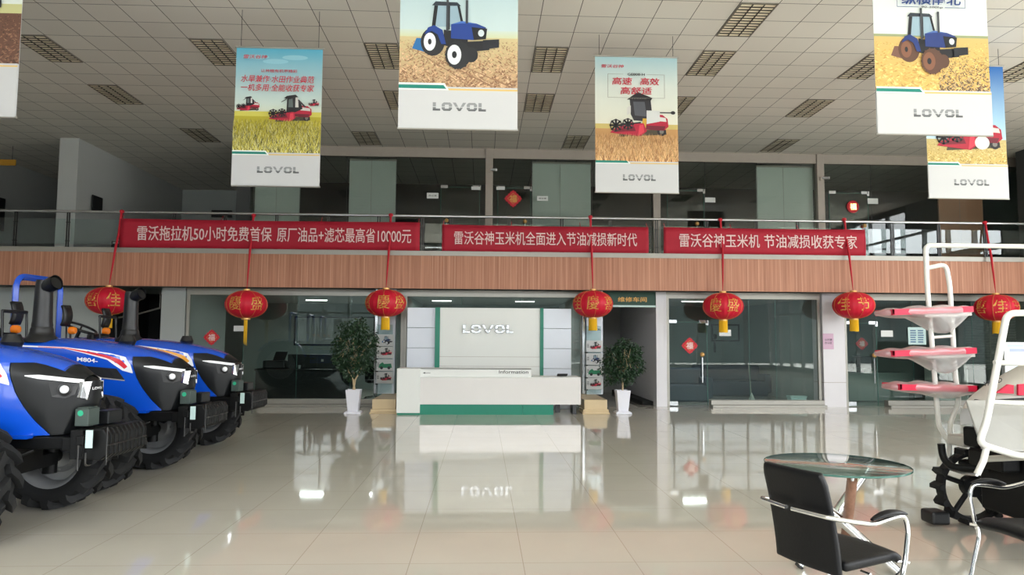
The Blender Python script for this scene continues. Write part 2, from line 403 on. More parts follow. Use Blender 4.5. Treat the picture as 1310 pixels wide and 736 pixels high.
# lower wall and openings, glass line
YG = 17.0
def panel(name, x0, x1, z0, z1, m, y0=YG, y1=YG+.2): return struct(MB().box((x0, y0, z0), (x1, y1, z1)).build(name, m))
panel('wall_lower_left', FL, -8.95, 0, 2.735, M['wall_gray'], 17.3, 17.5)
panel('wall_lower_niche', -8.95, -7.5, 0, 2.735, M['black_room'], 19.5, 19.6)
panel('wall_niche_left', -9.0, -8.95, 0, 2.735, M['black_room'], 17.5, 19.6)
panel('column_1', -7.5, -6.95, 0, 2.735, M['wall_gray'], 16.95, 19.6)
panel('column_2', 4.17, 4.42, 0, 2.735, M['col_white'], 16.95, 22.5)
panel('column_3', 8.22, 8.76, 0, 2.735, M['col_white'], 16.9, 17.45)
struct(MB().box((8.215, 16.895, .58), (8.765, 17.455, .59)).build('trim_column', M['alu_dull']))
# office shells
ZO = 2.66
struct(MB().box((-7.4, 17.02, ZO), (15.9, 22.6, ZO+.06)).build('ceiling_office', M['wall_white']))
panel('wall_office_back', -7.4, 15.9, 0, ZO, M['office_gray'], 22.5, 22.6)
panel('wall_office_1', -1.98, -1.88, 0, ZO, M['office_gray'], 17.05, 22.5)
panel('wall_office_2', 2.42, 2.52, 0, ZO, M['wall_white'], 17.05, 22.5)
panel('wall_office_3', 8.35, 8.45, 0, ZO, M['office_gray'], 17.5, 22.5)
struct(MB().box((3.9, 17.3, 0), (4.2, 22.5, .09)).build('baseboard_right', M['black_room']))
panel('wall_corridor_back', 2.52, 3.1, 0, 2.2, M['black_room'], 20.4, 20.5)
panel('wall_corridor_end', 3.1, 4.17, 0, ZO, M['wall_white'], 21.4, 21.5)

def glazing(name, x0, x1, splits, door=None, sill=None, z1=2.58, y=YG, tint='glass'):
    """a glass bay: aluminium head and jambs, panes, sill"""
    r = sempty(name)
    mb = MB().box((x0, y-.04, z1), (x1, y+.06, 2.735)).box((x0, y-.03, 0), (x0+.07, y+.05, z1)).box((x1-.07, y-.03, 0), (x1, y+.05, z1))
    mb.build('window_frame', M['alu'], r, bevel=.004)
    if sill:
        MB().box((sill[0], y-.28, 0), (sill[1], y+.02, .05)).box((sill[0], y-.16, .05), (sill[1], y+.02, .16)).build('window_sill', M['alu'], r, bevel=.004)
    xs = [x0+.07]+splits+[x1-.07]
    for a, b in zip(xs, xs[1:]):
        if door and abs(a-door[0]) < .01:
            MB().box((a+.004, y, door[2]+.006), (b-.004, y+.012, z1)).build('window_pane', M[tint], r); continue
        MB().box((a+.004, y, .16 if sill and a >= sill[0]-.1 and b <= sill[1]+.1 else .01), (b-.004, y+.012, z1)).build('window_pane', M[tint], r)
    mb = MB()
    for a in splits: mb.box((a-.0035, y-.001, .02), (a+.0035, y+.013, z1))
    if splits: mb.build('window_trim', M['glass_edge'], r)
    return r
glazing('window_1', -6.93, -1.86, [-5.6, -4.35, -3.1], None, (-5.2, -1.95))
glazing('window_2', -1.86, 2.42, [-.5, .9])
glazing('window_3', 4.42, 8.2, [5.42, 6.45, 7.1], (4.49, 5.42, 2.02), (5.45, 8.2))
glazing('window_4', 8.78, 15.9, [9.6, 10.5, 12.0, 13.4], (8.85, 9.6, 2.02), (9.75, 15.9))

def glass_door(name, x0, x1, z0, z1, y, tint, hx, patches=True, knob=True):
    r = sempty(name)
    MB().box((x0+.006, y, z0+.01), (x1-.006, y+.012, z1-.006)).build('door_panel', M[tint], r)
    MB().box((x0, y-.003, z0), (x0+.01, y+.015, z1)).box((x1-.01, y-.003, z0), (x1, y+.015, z1)).box((x0, y-.003, z1-.012), (x1, y+.015, z1)).build('door_frame', M['glass_edge'], r)
    mb = MB()
    for s in ((x0, x0+.19), (x1-.19, x1)): mb.box((s[0], y-.015, z1-.03), (s[1], y+.027, z1+.05))
    mb.box((x0, y-.015, z0), (x0+.2, y+.027, z0+.1)); mb.box((x1-.03, y-.015, z1-.08), (x1+.03, y+.027, z1+.05))
    mb.build('door_hinge', M['steel'], r, bevel=.003)
    mb = MB()
    mb.tube([(hx, y-.05, z0+.55), (hx, y-.05, z0+1.15)], .014, 8)
    for z in (.65, 1.05): mb.cyl((hx, y-.05, z0+z), (hx, y+.02, z0+z), .01, 8)
    mb.build('door_handle', M['steel'], r, smooth=40)
    if knob:
        MB().ball((hx, y-.06, z0+1.22), .055, 12, 8).build('door_knob', M['gold_cap'], r, smooth=60)
glass_door('door_1', 4.49, 5.42, .02, 2.02, YG, 'glass', 5.28)
glass_door('door_2', 8.85, 9.6, .02, 2.02, YG, 'glass', 9.5)

# upper glazing, Y = 19
YU = 19.0
def upper_bay(name, x0, x1, splits):
    r = sempty(name)
    MB().box((x0, YU-.05, 6.46), (x1, YU+.07, HC)).build('window_frame', M['alu_dull'], r)
    xs = [x0]+splits+[x1]
    for a, b in zip(xs, xs[1:]): MB().box((a+.004, YU, ZS), (b-.004, YU+.012, 6.46)).build('window_pane', M['glass_up'], r)
    mb = MB()
    for a in splits: mb.box((a-.005, YU-.001, ZS), (a+.005, YU+.013, 6.46))
    mb.build('window_trim', M['steel_dark'], r)
upper_bay('window_5', -6.2, .05, [-4.9, -3.66, -2.35])
upper_bay('window_6', .25, 4.6, [1.3, 2.95])
upper_bay('window_7', 4.8, 9.15, [6.05, 7.5])
upper_bay('window_8', 9.35, 14.9, [10.7, 12.6])
for i, (a, b) in enumerate(((.05, .25), (4.6, 4.8), (9.15, 9.35))):
    struct(MB().box((a, YU-.1, ZS), (b, YU+.12, HC)).build('column_upper_%d' % (i+1), M['alu_dull'], bevel=.01))
struct(MB().box((-6.55, YU-.06, ZS), (-6.2, YU+.2, HC)).build('column_upper_4', M['wall_dark']))
struct(MB().box((-6.5, YU+.2, ZS), (-6.3, 25, HC)).build('wall_upper_side', M['wall_gray']))
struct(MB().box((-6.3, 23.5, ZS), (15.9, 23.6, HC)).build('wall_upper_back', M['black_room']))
struct(MB().box((-10.98, 18.6, ZS), (-10.5, 25, HC)).build('wall_upper_left', M['wall_white']))
struct(MB().box((14.4, 17.6, ZS), (15.95, 18.4, HC)).build('column_upper_5', M['wall_dark']))
def upper_door(name, x0, x1, hx): glass_door(name, x0, x1, ZS+.02, ZS+2.16, YU-.02, 'glass_up', hx)
upper_door('door_3', -1.15, -.1, -.98)
upper_door('door_4', .38, 1.28, 1.12)
upper_door('door_5', 5.0, 6.02, 5.8)
upper_door('door_6', 9.5, 10.6, 10.45)

# ---------------------------------------------------------------- railing
rail = thing('glass_railing', 'glass balcony railing with steel posts and round handrail above the wood fascia', 'railing', (0, YB+.05, 3.61))
MB().tube([(FL+.02, 0, .83), (15.9, 0, .83)], .032, 12).build('handrail', M['steel'], rail, smooth=50)
xs = []
x = -13.96
px_posts = [-13.0, -11.83, -10.66, -9.49, -8.3, -7.12, -5.95, -4.78, -3.6, -2.43, -1.42, -.75, .6, 1.85, 3.0, 4.1, 5.3, 6.5, 7.5, 8.65, 9.81, 10.96, 12.1, 13.3, 14.5]
for x in px_posts:
    mb = MB().box((x-.035, -.012, 0), (x-.012, .012, .8)).box((x+.012, -.012, 0), (x+.035, .012, .8)).cb((x, 0, .15), (.09, .03, .02)).cb((x, 0, .58), (.09, .03, .02)).box((x-.05, -.04, 0), (x+.05, .04, .015))
    mb.build('post', M['steel_dark'], rail)
for a, b in zip(px_posts, px_posts[1:]):
    MB().box((a+.06, -.005, .08), (b-.06, .005, .66)).build('glass_panel', M['glass_rail'], rail)

# ---------------------------------------------------------------- ceiling lights
def lamp_at(gx, gy):
    x0, y0 = .886+.6*gx, 12.142+.6*gy
    return (x0, y0)
def make_lamp():
    r = thing('ceiling_light', '', 'ceiling light', (0, 0, HC), 0, 'louvered ceiling lights')
    z0 = -.016
    mb = MB().box((.012, .012, z0), (.588, .03, .0)).box((.012, 1.17, z0), (.588, 1.188, .0)).box((.012, .03, z0), (.03, 1.17, .0)).box((.57, .03, z0), (.588, 1.17, .0))
    mb.build('frame', M['louver'], r)
    MB().box((.03, .03, -.006), (.57, 1.17, -.001)).build('reflector', M['lamp_back'], r)
    mb = MB()
    for x in (.21, .39): mb.box((x-.009, .03, z0), (x+.009, 1.17, -.006))
    for i in range(1, 12): mb.box((.03, .03+1.14*i/12-.007, z0), (.57, .03+1.14*i/12+.007, -.006))
    mb.build('louver', mat('dark_louver', rgb(58, 54, 48), .5, noise=.05), r)
    return r
lamps = []
row_name = {-3: 'nearest row', 0: 'second row', 4: 'third row', 9: 'last row'}
def lamp_label(gx, gy):
    col = {-15: 'at far left above the tractors', -10: 'beside the rice poster', -5: 'just left of the centre tractor poster', 0: 'between the centre and wheat posters', 5: 'just right of the wheat poster', 10: 'left of the brown-wheeled tractor poster', 15: 'at far right edge', -14: 'over the dark upper landing', -7: 'over the upper glass left of centre', 2: 'above the pale upper blind', 11: 'over the upper glass right of centre', 6: ''}
    return 'louvered ceiling light in the %s, %s' % (row_name[gy], col[gx])
proto = make_lamp(); first = True
for gx, gy in [(x, y) for y in (-3, 0, 4) for x in (-15, -10, -5, 0, 5, 10, 15)]+[(-14, 9), (-7, 9), (2, 9), (11, 9)]:
    if gy == -3 and gx not in (0, 5): continue
    if (gx, gy) in ((-10, 4), (15, 4), (0, -3)): continue
    o = proto if first else copy_tree(proto); first = False
    x0, y0 = lamp_at(gx, gy); o.location = (x0, y0, HC); o['label'] = lamp_label(gx, gy)

# ---------------------------------------------------------------- red banners on the railing
def banner(x0, x1, z0, z1, words, tx, label):
    r = thing('banner', label, 'banner', ((x0+x1)/2, YB-.075, z0), 0, 'red slogan banners on the balcony railing')
    h = (x1-x0)/2; H = z1-z0
    MB().grid(lambda u, v: (-h+2*h*u, .006*math.sin(u*23)*math.sin(v*3+1)-.012*math.sin(PI*v), H*v-.012*math.sin(PI*u)*v), 60, 5).build('cloth', M['red_cloth'], r, smooth=60, solid=.003)
    mb = MB()
    for (s, a, b) in words:
        put_text(mb, s, tx[0]+(tx[1]-tx[0])*a-(x0+x1)/2, tx[0]+(tx[1]-tx[0])*b-(x0+x1)/2, H*.245, H*.76, -.026, .005, .003)
    mb.build('lettering', M['letter_pale'], r)
    mb = MB()
    for x in (-h+.03, -h/3, h/3, h-.03): mb.tube([(x, -.008, H-.01), (x, .05, H+.05), (x, .09, H+.1)], .006, 6)
    mb.build('tie', M['ribbon'], r)
banner(-8.26, -1.465, 3.61, 4.27, [('雷沃拖拉机50小时免费首保', 0, .487), ('原厂油品+滤芯最高省10000元', .506, 1)], (-7.86, -1.66), 'long red banner on the railing at left, offering fifty hours of free service')
banner(-.95, 3.876, 3.61, 4.225, [('雷沃谷神玉米机全面进入节油减损新时代', 0, 1)], (-.67, 3.60), 'middle red banner above the reception desk, one unbroken line of characters')
banner(4.234, 9.076, 3.61, 4.23, [('雷沃谷神玉米机', 0, .45), ('节油减损收获专家', .475, 1)], (4.6, 8.86), 'right red banner, two phrases with a gap in the middle')

# ---------------------------------------------------------------- lanterns
def lantern(x, rail_x, z, glyphs, long_tassel, label):
    x *= .9915; z = EYE+(z-EYE)*.9915
    r = thing('lantern', label, 'lantern', (x, 16.22, z), 0, 'red lanterns hung from the balcony')
    n = 24; rows = 14; mb = MB()
    def pt(u, v, k=1.0):
        b = -PI/2*.90+PI*.90*v; a = 2*PI*u; rr = .455*math.cos(b)**.86*(1+.012*math.cos(a*n))*k
        return (rr*math.sin(a), -rr*math.cos(a), .31*math.sin(b)*k)
    mb.grid(lambda u, v: pt(u, v), n*4, rows)
    mb.build('shade', M['red_lantern'], r, smooth=40)
    mb = MB()
    for k in range(n):
        if k % 3 == 0: mb.tube([pt((k+.0)/n, v/10, 1.006) for v in range(11)], .0035, 4)
    mb.build('rib', M['gold'], r)
    view = -math.atan2(x, 16.2)/(2*PI)
    for s, a in glyphs:
        mb = MB(); put_text(mb, s, 0, 0, 0, 0, 0, .0, fn=lambda u, v, a=a: pt(a+view+(u-.5)*.1, .34+.36*v, 1.018)); mb.build('lettering', M['gold'], r)
    MB().lathe([(.07, .29), (.075, .30), (.075, .345), (.05, .35)], n=16).lathe([(.09, -.345), (.095, -.34), (.095, -.30), (.08, -.285)], n=16).build('cap', M['gold_cap'], r, smooth=40)
    mb = MB()
    L = .62 if long_tassel else .27; q = 12 if long_tassel else 26
    for k in range(q):
        a = 2*PI*k/q; rr = .03 if long_tassel else .085
        l2 = L*(.75+.25*R.random()) if long_tassel else L*(.97+.05*R.random())
        mb.tube([(rr*math.cos(a), rr*math.sin(a), -.335), (rr*1.05*math.cos(a), rr*1.05*math.sin(a), -.335-l2)], [.012, .011 if not long_tassel else .004], 5)
    mb.build('tassel', M['yellow'], r, smooth=50)
    dx = rail_x-x
    mb = MB().tube([(0, 0, .345), (dx*.25, .03, .6), (dx*.8, .12, 1.25), (dx, .18, 1.5), (dx, .28, 2.06)], [.006, .016, .028, .022, .026], 8)
    mb.ball((dx, .29, 2.07), (.055, .055, .045), 8, 6)
    mb.build('ribbon', M['ribbon'], r, smooth=50)
lantern(-8.41, -8.28, 2.385, [('喜', -.13), ('佳', .035)], False, 'red lantern hanging above the blue tractors, leftmost of the row')
lantern(-5.35, -5.30, 2.33, [('慶', -.09), ('盛', .085)], True, 'red lantern with long thin yellow tassel, in front of the left office')
lantern(-2.21, -2.15, 2.385, [('慶', -.02), ('盛', .125), ('喜', -.19)], False, 'red lantern above the stone-based display post left of the reception desk')
lantern(2.55, 2.52, 2.40, [('佳', -.15), ('慶', .0), ('喜', .15)], False, 'red lantern above the display post right of the reception desk')
lantern(5.60, 5.62, 2.375, [('慶', -.06), ('盛', .085)], False, 'red lantern in front of the right-hand office door with the diamond paper')
lantern(8.71, 8.62, 2.42, [('佳', -.075), ('节', .08)], False, 'red lantern in front of the white tiled column')
lantern(12.16, 12.08, 2.39, [('喜', -.12), ('佳', .03), ('节', .18)], False, 'red lantern at far right, above the lit display screen')

# ---------------------------------------------------------------- reception desk and backdrop
def word_mark(mb, x0, x1, z0, z1, y, depth):
    s = (x1-x0)/WORD_W; H = z1-z0
    for letter in WORD:
        for poly in letter: mb.prism([(x0+p[0]*s, z0+p[1]*H) for p in poly], y, y-depth)
bd = thing('backdrop_wall', 'white reception backdrop with green uprights and raised metal wordmark', 'backdrop', (.165, 16.2, 0))
o = -.165
MB().box((-.96+o, 0, 0), (1.315+o, .25, 2.285)).build('centre_panel', M['white'], bd, bevel=.004)
for a, b in ((-1.067, -.96), (1.315, 1.392)): MB().box((a+o, -.03, 0), (b+o, .27, 2.29)).build('upright', M['green'], bd, bevel=.003)
for a, b in ((-1.70, -1.067), (1.392, 2.032)):
    mb = MB()
    for k in range(5): mb.box((a+o, .04, k*.457+.004), (b+o, .2, k*.457+.453))
    mb.build('side_panel', M['white_side'], bd, bevel=.003)
MB().box((-.96+o, -.003, 1.175), (1.315+o, .0, 1.181)).box((-.96+o, -.003, .96), (1.315+o, 0, .966)).build('seam', M['alu_dull'], bd)
mb = MB(); word_mark(mb, -.445+o, .70+o, 1.71, 1.905, 0, .035); mb.build('wordmark', [M['steel']], bd, bevel=.006)

dk = thing('reception_desk', 'long white reception desk with raised left block and green plinth', 'desk', (.16, 15.03, 0))
o = -.16
MB().box((-1.77+o, -.02, .035), (-1.285+o, .62, .955)).build('end_block', M['white'], dk, bevel=.006)
MB().box((-1.285+o, .06, .775), (1.043+o, .1, .962)).box((-1.285+o, .06, .94), (1.043+o, .36, .965)).build('raised_shelf', M['white'], dk, bevel=.003)
MB().box((-1.285+o, 0, .212), (2.084+o, .05, .775)).build('front_panel', M['counter'], dk, bevel=.004)
MB().box((-1.285+o, 0, .765), (2.084+o, .7, .785)).build('worktop', M['white'], dk, bevel=.004)
MB().box((-1.285+o, .02, 0), (.86+o, .55, .212)).box((.865+o, .02, 0), (1.507+o, .55, .212)).box((-1.755+o, -.005, 0), (-1.285+o, .6, .035)).build('plinth', M['green'], dk)
MB().box((1.93+o, .1, 0), (2.0+o, .55, .21)).box((1.6+o, .5, 0), (1.7+o, .6, .21)).build('leg', M['steel_dark'], dk)
mb = MB(); put_text(mb, 'Information', .36+o, .98+o, .855, .925, .058, .004, .002)
mb.prism([(-1.24+o, .862), (-1.19+o, .845), (-1.19+o, .879)], .06, .057); mb.box((-1.19+o, .057, .858), (-1.08+o, .06, .866)); mb.build('lettering', M['dark_text'], dk)
mb = MB().box((0, 0, 0), (.22, .16, .012), Matrix.Rotation(-.3, 3, 'X')).box((.02, .08, .0), (.2, .1, .03))
ph = tag(mb.build('document_holder', M['black'], loc=(1.62, 15.3, .812)), 'small dark slanted holder lying on the lower right end of the reception desk', 'holder')

# ---------------------------------------------------------------- printed pictures
class Pic(MB):
    """flat print in the X-Z plane facing -Y; each layer a hair in front of the last"""
    def __init__(s): super().__init__(); s.layer = 0; s.eps = .0007
    def poly(s, pts, col, cols=None, up=True):
        if up: s.layer += 1
        y = -s.layer*s.eps
        s.add([(p[0], y, p[1]) for p in pts], [tuple(range(len(pts)))], [cols or col]); return s
    def rect(s, x0, z0, x1, z1, col, top=None):
        return s.poly([(x0, z0), (x1, z0), (x1, z1), (x0, z1)], col, [col, col, top, top] if top else None)
    def ell(s, x, z, rx, rz, col, n=20): return s.poly([(x+rx*math.cos(2*PI*k/n), z+rz*math.sin(2*PI*k/n)) for k in range(n)], col)
    def text(s, t, x0, x1, z0, z1, col, bold=.015, slant=0):
        s.layer += 1; s.col = col; put_text(s, t, x0, x1, z0, z1, -s.layer*s.eps, bold, 0, slant); s.col = None
    def word(s, x0, x1, z0, z1):
        s.layer += 1; k = (x1-x0)/WORD_W; H = z1-z0; y = -s.layer*s.eps
        for letter in WORD:
            for i, poly in enumerate(letter):
                cen = (x0+sum(p[0] for p in poly)/len(poly)*k, z0+sum(p[1] for p in poly)/len(poly)*H)
                c = rgb(96, 98, 100) if i == 0 else rgb(176, 178, 180)
                s.add([(x0+p[0]*k, y, z0+p[1]*H) for p in poly], [tuple(range(len(poly)))], [[(rgb(66, 68, 70) if i == 0 and p[1] < .2 else (rgb(120, 122, 124) if i == 0 else rgb(142, 144, 146))) for p in poly]])
    def strokes(s, x0, z0, x1, z1, n, cols, h, lean=.3, wd=.01):
        s.layer += 1; rr = random.Random(n)
        for i in range(n):
            t = 1-i/n; z = z0+(z1-z0)*t; x = rr.uniform(x0, x1); hh = h*(.5+.8*rr.random())*(1.25-.8*t); l = rr.uniform(-lean, lean)*hh; c = rr.choice(cols); ww = wd*(1.3-.9*t)
            a = max(x0, min(x1, x-ww/2)); b = max(x0, min(x1, x+ww/2)); tp = max(x0, min(x1, x+l)); zb = max(z0, z-hh*.5)
            k = rr.uniform(.75, 1.15)
            s.add([(a, -s.layer*s.eps-i*1e-6, zb), (b, -s.layer*s.eps-i*1e-6, zb), (tp, -s.layer*s.eps-i*1e-6, min(z+hh*.5, z1+h*.4))], [(0, 1, 2)], [tuple(q*k for q in c)])
def pic_tractor(p, x, z, s, body=(28, 62, 140), rim=(228, 232, 236), tyre=(34, 36, 40), implement=(40, 110, 170)):
    P = lambda pts: [(x+a*s, z+b*s) for a, b in pts]; B = rgb(*body); D = rgb(24, 26, 32); G = rgb(150, 176, 190); T = rgb(*tyre)
    p.poly(P([(-.62, .12), (-.35, .05), (-.35, .3), (-.55, .3)]), rgb(*implement))
    p.ell(x-.28*s, z+.24*s, .2*s, .24*s, T); p.ell(x-.33*s, z+.24*s, .10*s, .155*s, rgb(*rim)); p.ell(x-.33*s, z+.24*s, .03*s, .05*s, D)
    p.poly(P([(.1, .05), (.66, .12), (.66, .28), (.1, .24)]), D)
    p.ell(x+.36*s, z+.03*s, .11*s, .13*s, T)
    p.poly(P([(-.1, .18), (.3, .12), (.3, .4), (-.1, .45)]), D)
    p.poly(P([(-.3, .5), (-.25, .86), (.12, .86), (.2, .5)]), G); p.poly(P([(-.3, .5), (-.26, .86), (-.2, .86), (-.24, .5)]), D); p.poly(P([(-.04, .45), (-.04, .86), (.0, .86), (.0, .45)]), D)
    p.poly(P([(.12, .86), (.16, .86), (.24, .5), (.2, .5)]), D); p.poly(P([(-.3, .86), (-.24, .93), (.12, .92), (.18, .86)]), rgb(46, 54, 64))
    p.poly(P([(-.3, .42), (-.42, .36), (-.36, .48), (-.26, .52), (-.12, .44), (-.06, .2), (-.14, .2), (-.2, .36)]), B)
    p.poly(P([(.02, .3), (.02, .54), (.2, .6), (.45, .56), (.6, .5), (.58, .34), (.4, .28)]), B)
    p.poly(P([(.4, .28), (.36, .5), (.62, .48), (.6, .3)]), D); p.ell(x+.52*s, z+.4*s, .05*s, .06*s, rgb(210, 220, 226))
    p.poly(P([(.02, .54), (.2, .6), (.45, .56), (.2, .56)]), rgb(body[0]+40, body[1]+50, min(255, body[2]+50)))
    p.poly(P([(-.06, .42), (-.06, 1.02), (-.02, 1.02), (-.02, .42)]), rgb(60, 64, 70)); p.poly(P([(.26, .56), (.26, .96), (.3, .96), (.3, .56)]), rgb(60, 64, 70))
    p.poly(P([(.55, .12), (.82, .16), (.82, .3), (.55, .28)]), rgb(30, 32, 40))
    p.ell(x+.14*s, z+.02*s, .21*s, .24*s, T); p.ell(x+.08*s, z+.02*s, .115*s, .17*s, rgb(*rim)); p.ell(x+.08*s, z+.02*s, .04*s, .06*s, D)
    for k in range(14):
        a = 2*PI*k/14
        p.poly([(x+(.14+.2*math.cos(a+e)*f)*s, z+(.02+.235*math.sin(a+e)*f)*s) for e, f in ((-.08, 1), (.08, 1), (.05, 1.08), (-.05, 1.08))], T, up=False)
def pic_harvester(p, x, z, s, cab=True, flip=1, red=(184, 26, 58)):
    P = lambda pts: [(x+a*s*flip, z+b*s) for a, b in pts]; Rd = rgb(*red); D = rgb(28, 26, 30); W = rgb(216, 214, 208); D2 = rgb(58, 54, 58)
    def spokes(cx, cz, rr, n, wd=.018):
        for k in range(n):
            a = 2*PI*k/n; c, d = math.cos(a), math.sin(a)
            p.poly(P([(cx-d*wd, cz+c*wd), (cx+c*rr-d*wd, cz+d*rr+c*wd), (cx+c*rr+d*wd, cz+d*rr-c*wd), (cx+d*wd, cz-c*wd)]), D, up=k == 0)
            a2 = 2*PI*(k+1)/n; c2, d2 = math.cos(a2), math.sin(a2)
            p.poly(P([(cx+c*rr, cz+d*rr), (cx+c2*rr, cz+d2*rr), (cx+c2*rr*.84, cz+d2*rr*.84), (cx+c*rr*.84, cz+d*rr*.84)]), D2, up=False)
    p.poly(P([(-.45, -.14), (.52, -.08), (.5, .02), (-.4, .0)]), rgb(70, 62, 44))
    p.ell(x+.42*s*flip, z-.02*s, .09*s, .09*s, D); p.ell(x+.42*s*flip, z-.02*s, .045*s, .045*s, rgb(120, 116, 110))
    p.poly(P([(.04, .02), (.08, .26), (.2, .34), (.44, .32), (.54, .24), (.56, .08), (.46, .0)]), Rd)
    p.poly(P([(.24, .2), (.27, .29), (.5, .26), (.52, .18)]), W); p.poly(P([(.06, .02), (.1, .1), (.5, .09), (.46, .0)]), rgb(110, 16, 38))
    if cab:
        p.poly(P([(-.14, .16), (-.13, .54), (.08, .58), (.24, .46), (.3, .24), (.1, .14)]), D); p.poly(P([(-.09, .28), (-.085, .5), (.02, .53), (.04, .28)]), rgb(96, 106, 104))
        p.poly(P([(-.22, .53), (-.14, .6), (.1, .64), (.18, .57), (.08, .56), (-.12, .52)]), D); p.poly(P([(.1, .28), (.1, .56), (.17, .56), (.19, .28)]), W); p.poly(P([(.2, .5), (.4, .3), (.36, .28), (.16, .48)]), D2)
        p.poly(P([(-.3, .42), (-.27, .42), (-.14, .5), (-.14, .53)]), D)
    else:
        p.poly(P([(-.14, .2), (-.2, .32), (-.22, .62), (-.06, .74), (.2, .64), (.24, .24), (.1, .18)]), rgb(40, 38, 44)); p.poly(P([(-.12, .3), (-.15, .58), (.08, .58), (.12, .28)]), rgb(82, 84, 92)); p.poly(P([(-.28, .62), (-.06, .78), (.24, .66), (.2, .6)]), D)
        p.poly(P([(-.2, .36), (-.28, .3), (-.28, .46), (-.2, .5)]), W); p.poly(P([(.02, .06), (.04, .24), (.12, .24), (.1, .04)]), rgb(214, 170, 60))
    p.poly(P([(-.62, -.06), (-.54, .02), (-.2, .16), (.06, .14), (.12, -.02), (-.02, -.13)]), Rd); p.poly(P([(-.56, -.05), (-.5, .0), (-.14, .08), (-.1, -.02)]), rgb(120, 18, 40)); p.poly(P([(-.06, -.12), (-.03, .1), (.05, .12), (.07, -.04)]), rgb(220, 60, 80))
    spokes(-.5, .09, .13, 8); spokes(-.26, .12, .12, 8)
    p.poly(P([(-.52, .07), (-.52, .1), (.0, .17), (.0, .14)]), D)
def field(p, w, z0, zh, base, cols, n, h, sky=None, far=None):
    p.rect(-w/2, z0, w/2, zh, rgb(*base))
    if far: p.rect(-w/2, zh-.06, w/2, zh, rgb(*far))
def green_bar(p, w, z, h, field_col=(222, 190, 110)):
    p.rect(-w/2, z, w/2, z+h*.35, rgb(*field_col))
    p.poly([(-w/2, z), (-w*.08, z), (-w*.115, z+h*1.4), (-w/2, z+h*1.4)], rgb(232, 240, 236)); p.poly([(-w/2, z+h*.25), (-w*.1, z+h*.25), (-w*.125, z+h), (-w/2, z+h)], rgb(0, 128, 112))
posters = []
def poster(x, y, ztop, zbot, w, draw, label, lean=0):
    H = ztop-zbot
    r = thing('hanging_poster', label, 'poster', (x, y, zbot), 0, 'posters hung from the hall ceiling')
    MB().grid(lambda u, v: (-w/2+w*u+lean*(1-v), .008, H*v), 8, 16).build('backing_sheet', M['vinyl'], r, smooth=60, solid=.004)
    p = Pic(); draw(p, w, H)
    k = len(p.v); p.v = [(a+lean*(1-c/H), b+.004, c) for a, b, c in p.v]
    p.build('printed_picture', M['poster'], r)
    MB().cyl((-w/2-.02, .005, H), (w/2+.02, .005, H), .016, 10).build('top_rod', M['alu'], r, smooth=50)
    MB().cyl((-w/2-.01+lean, .005, 0), (w/2+.01+lean, .005, 0), .014, 10).build('bottom_rod', M['alu'], r, smooth=50)
    for s in (-1, 1): MB().cyl((s*w*.45, .005, H), (s*w*.45, .005, HC-zbot), .004, 6).build('cord', M['steel_dark'], r)
def base_white(p, w, H, zf, bar=.05):
    p.rect(-w/2, 0, w/2, zf, rgb(200, 201, 202)); green_bar(p, w, zf-.04, bar)
def d_rice(p, w, H):
    zf = .235*H
    p.rect(-w/2, .6*H, w/2, H, rgb(208, 224, 216), rgb(84, 178, 208)); p.rect(-w/2, .5*H, w/2, .6*H, rgb(222, 226, 196), rgb(208, 224, 216))
    for q in range(3): p.ell(-.36+q*.3, H*(.93-.03*(q % 2)), .2, .04, rgb(150, 206, 222))
    p.rect(-w/2, zf, w/2, .53*H, rgb(190, 178, 44)); p.rect(-w/2, .5*H, w/2, .535*H, rgb(214, 206, 90))
    pic_harvester(p, -.26*w*1.3, .555*H, .3, True); pic_harvester(p, .16*w, .495*H, .56, True); pic_harvester(p, .42*w, .585*H, .14, True)
    p.strokes(-w/2, zf, w/2, .47*H, 2600, [rgb(212, 198, 60), rgb(178, 164, 40), rgb(226, 214, 110), rgb(120, 112, 44), rgb(84, 84, 40), rgb(226, 222, 150)], .12, .5, .012)
    p.strokes(-w/2, zf, w/2, .33*H, 900, [rgb(60, 58, 36), rgb(92, 86, 40), rgb(206, 196, 110), rgb(160, 150, 60)], .16, .6, .012)
    base_white(p, w, H, zf); p.word(-.28, .36, .09*H, .135*H)
    Rd = rgb(206, 40, 62)
    p.text('雷沃谷神', -w*.41, -w*.14, .91*H, .938*H, Rd, .01, .2); p.text('让种植有机更精彩', -w*.2, w*.22, .812*H, .835*H, Rd, .01)
    p.text('水旱兼作·水田作业典范', -w*.43, w*.41, .738*H, .79*H, Rd, .01, .15); p.text('一机多用·全能收获专家', -w*.43, w*.41, .675*H, .727*H, Rd, .01, .15)
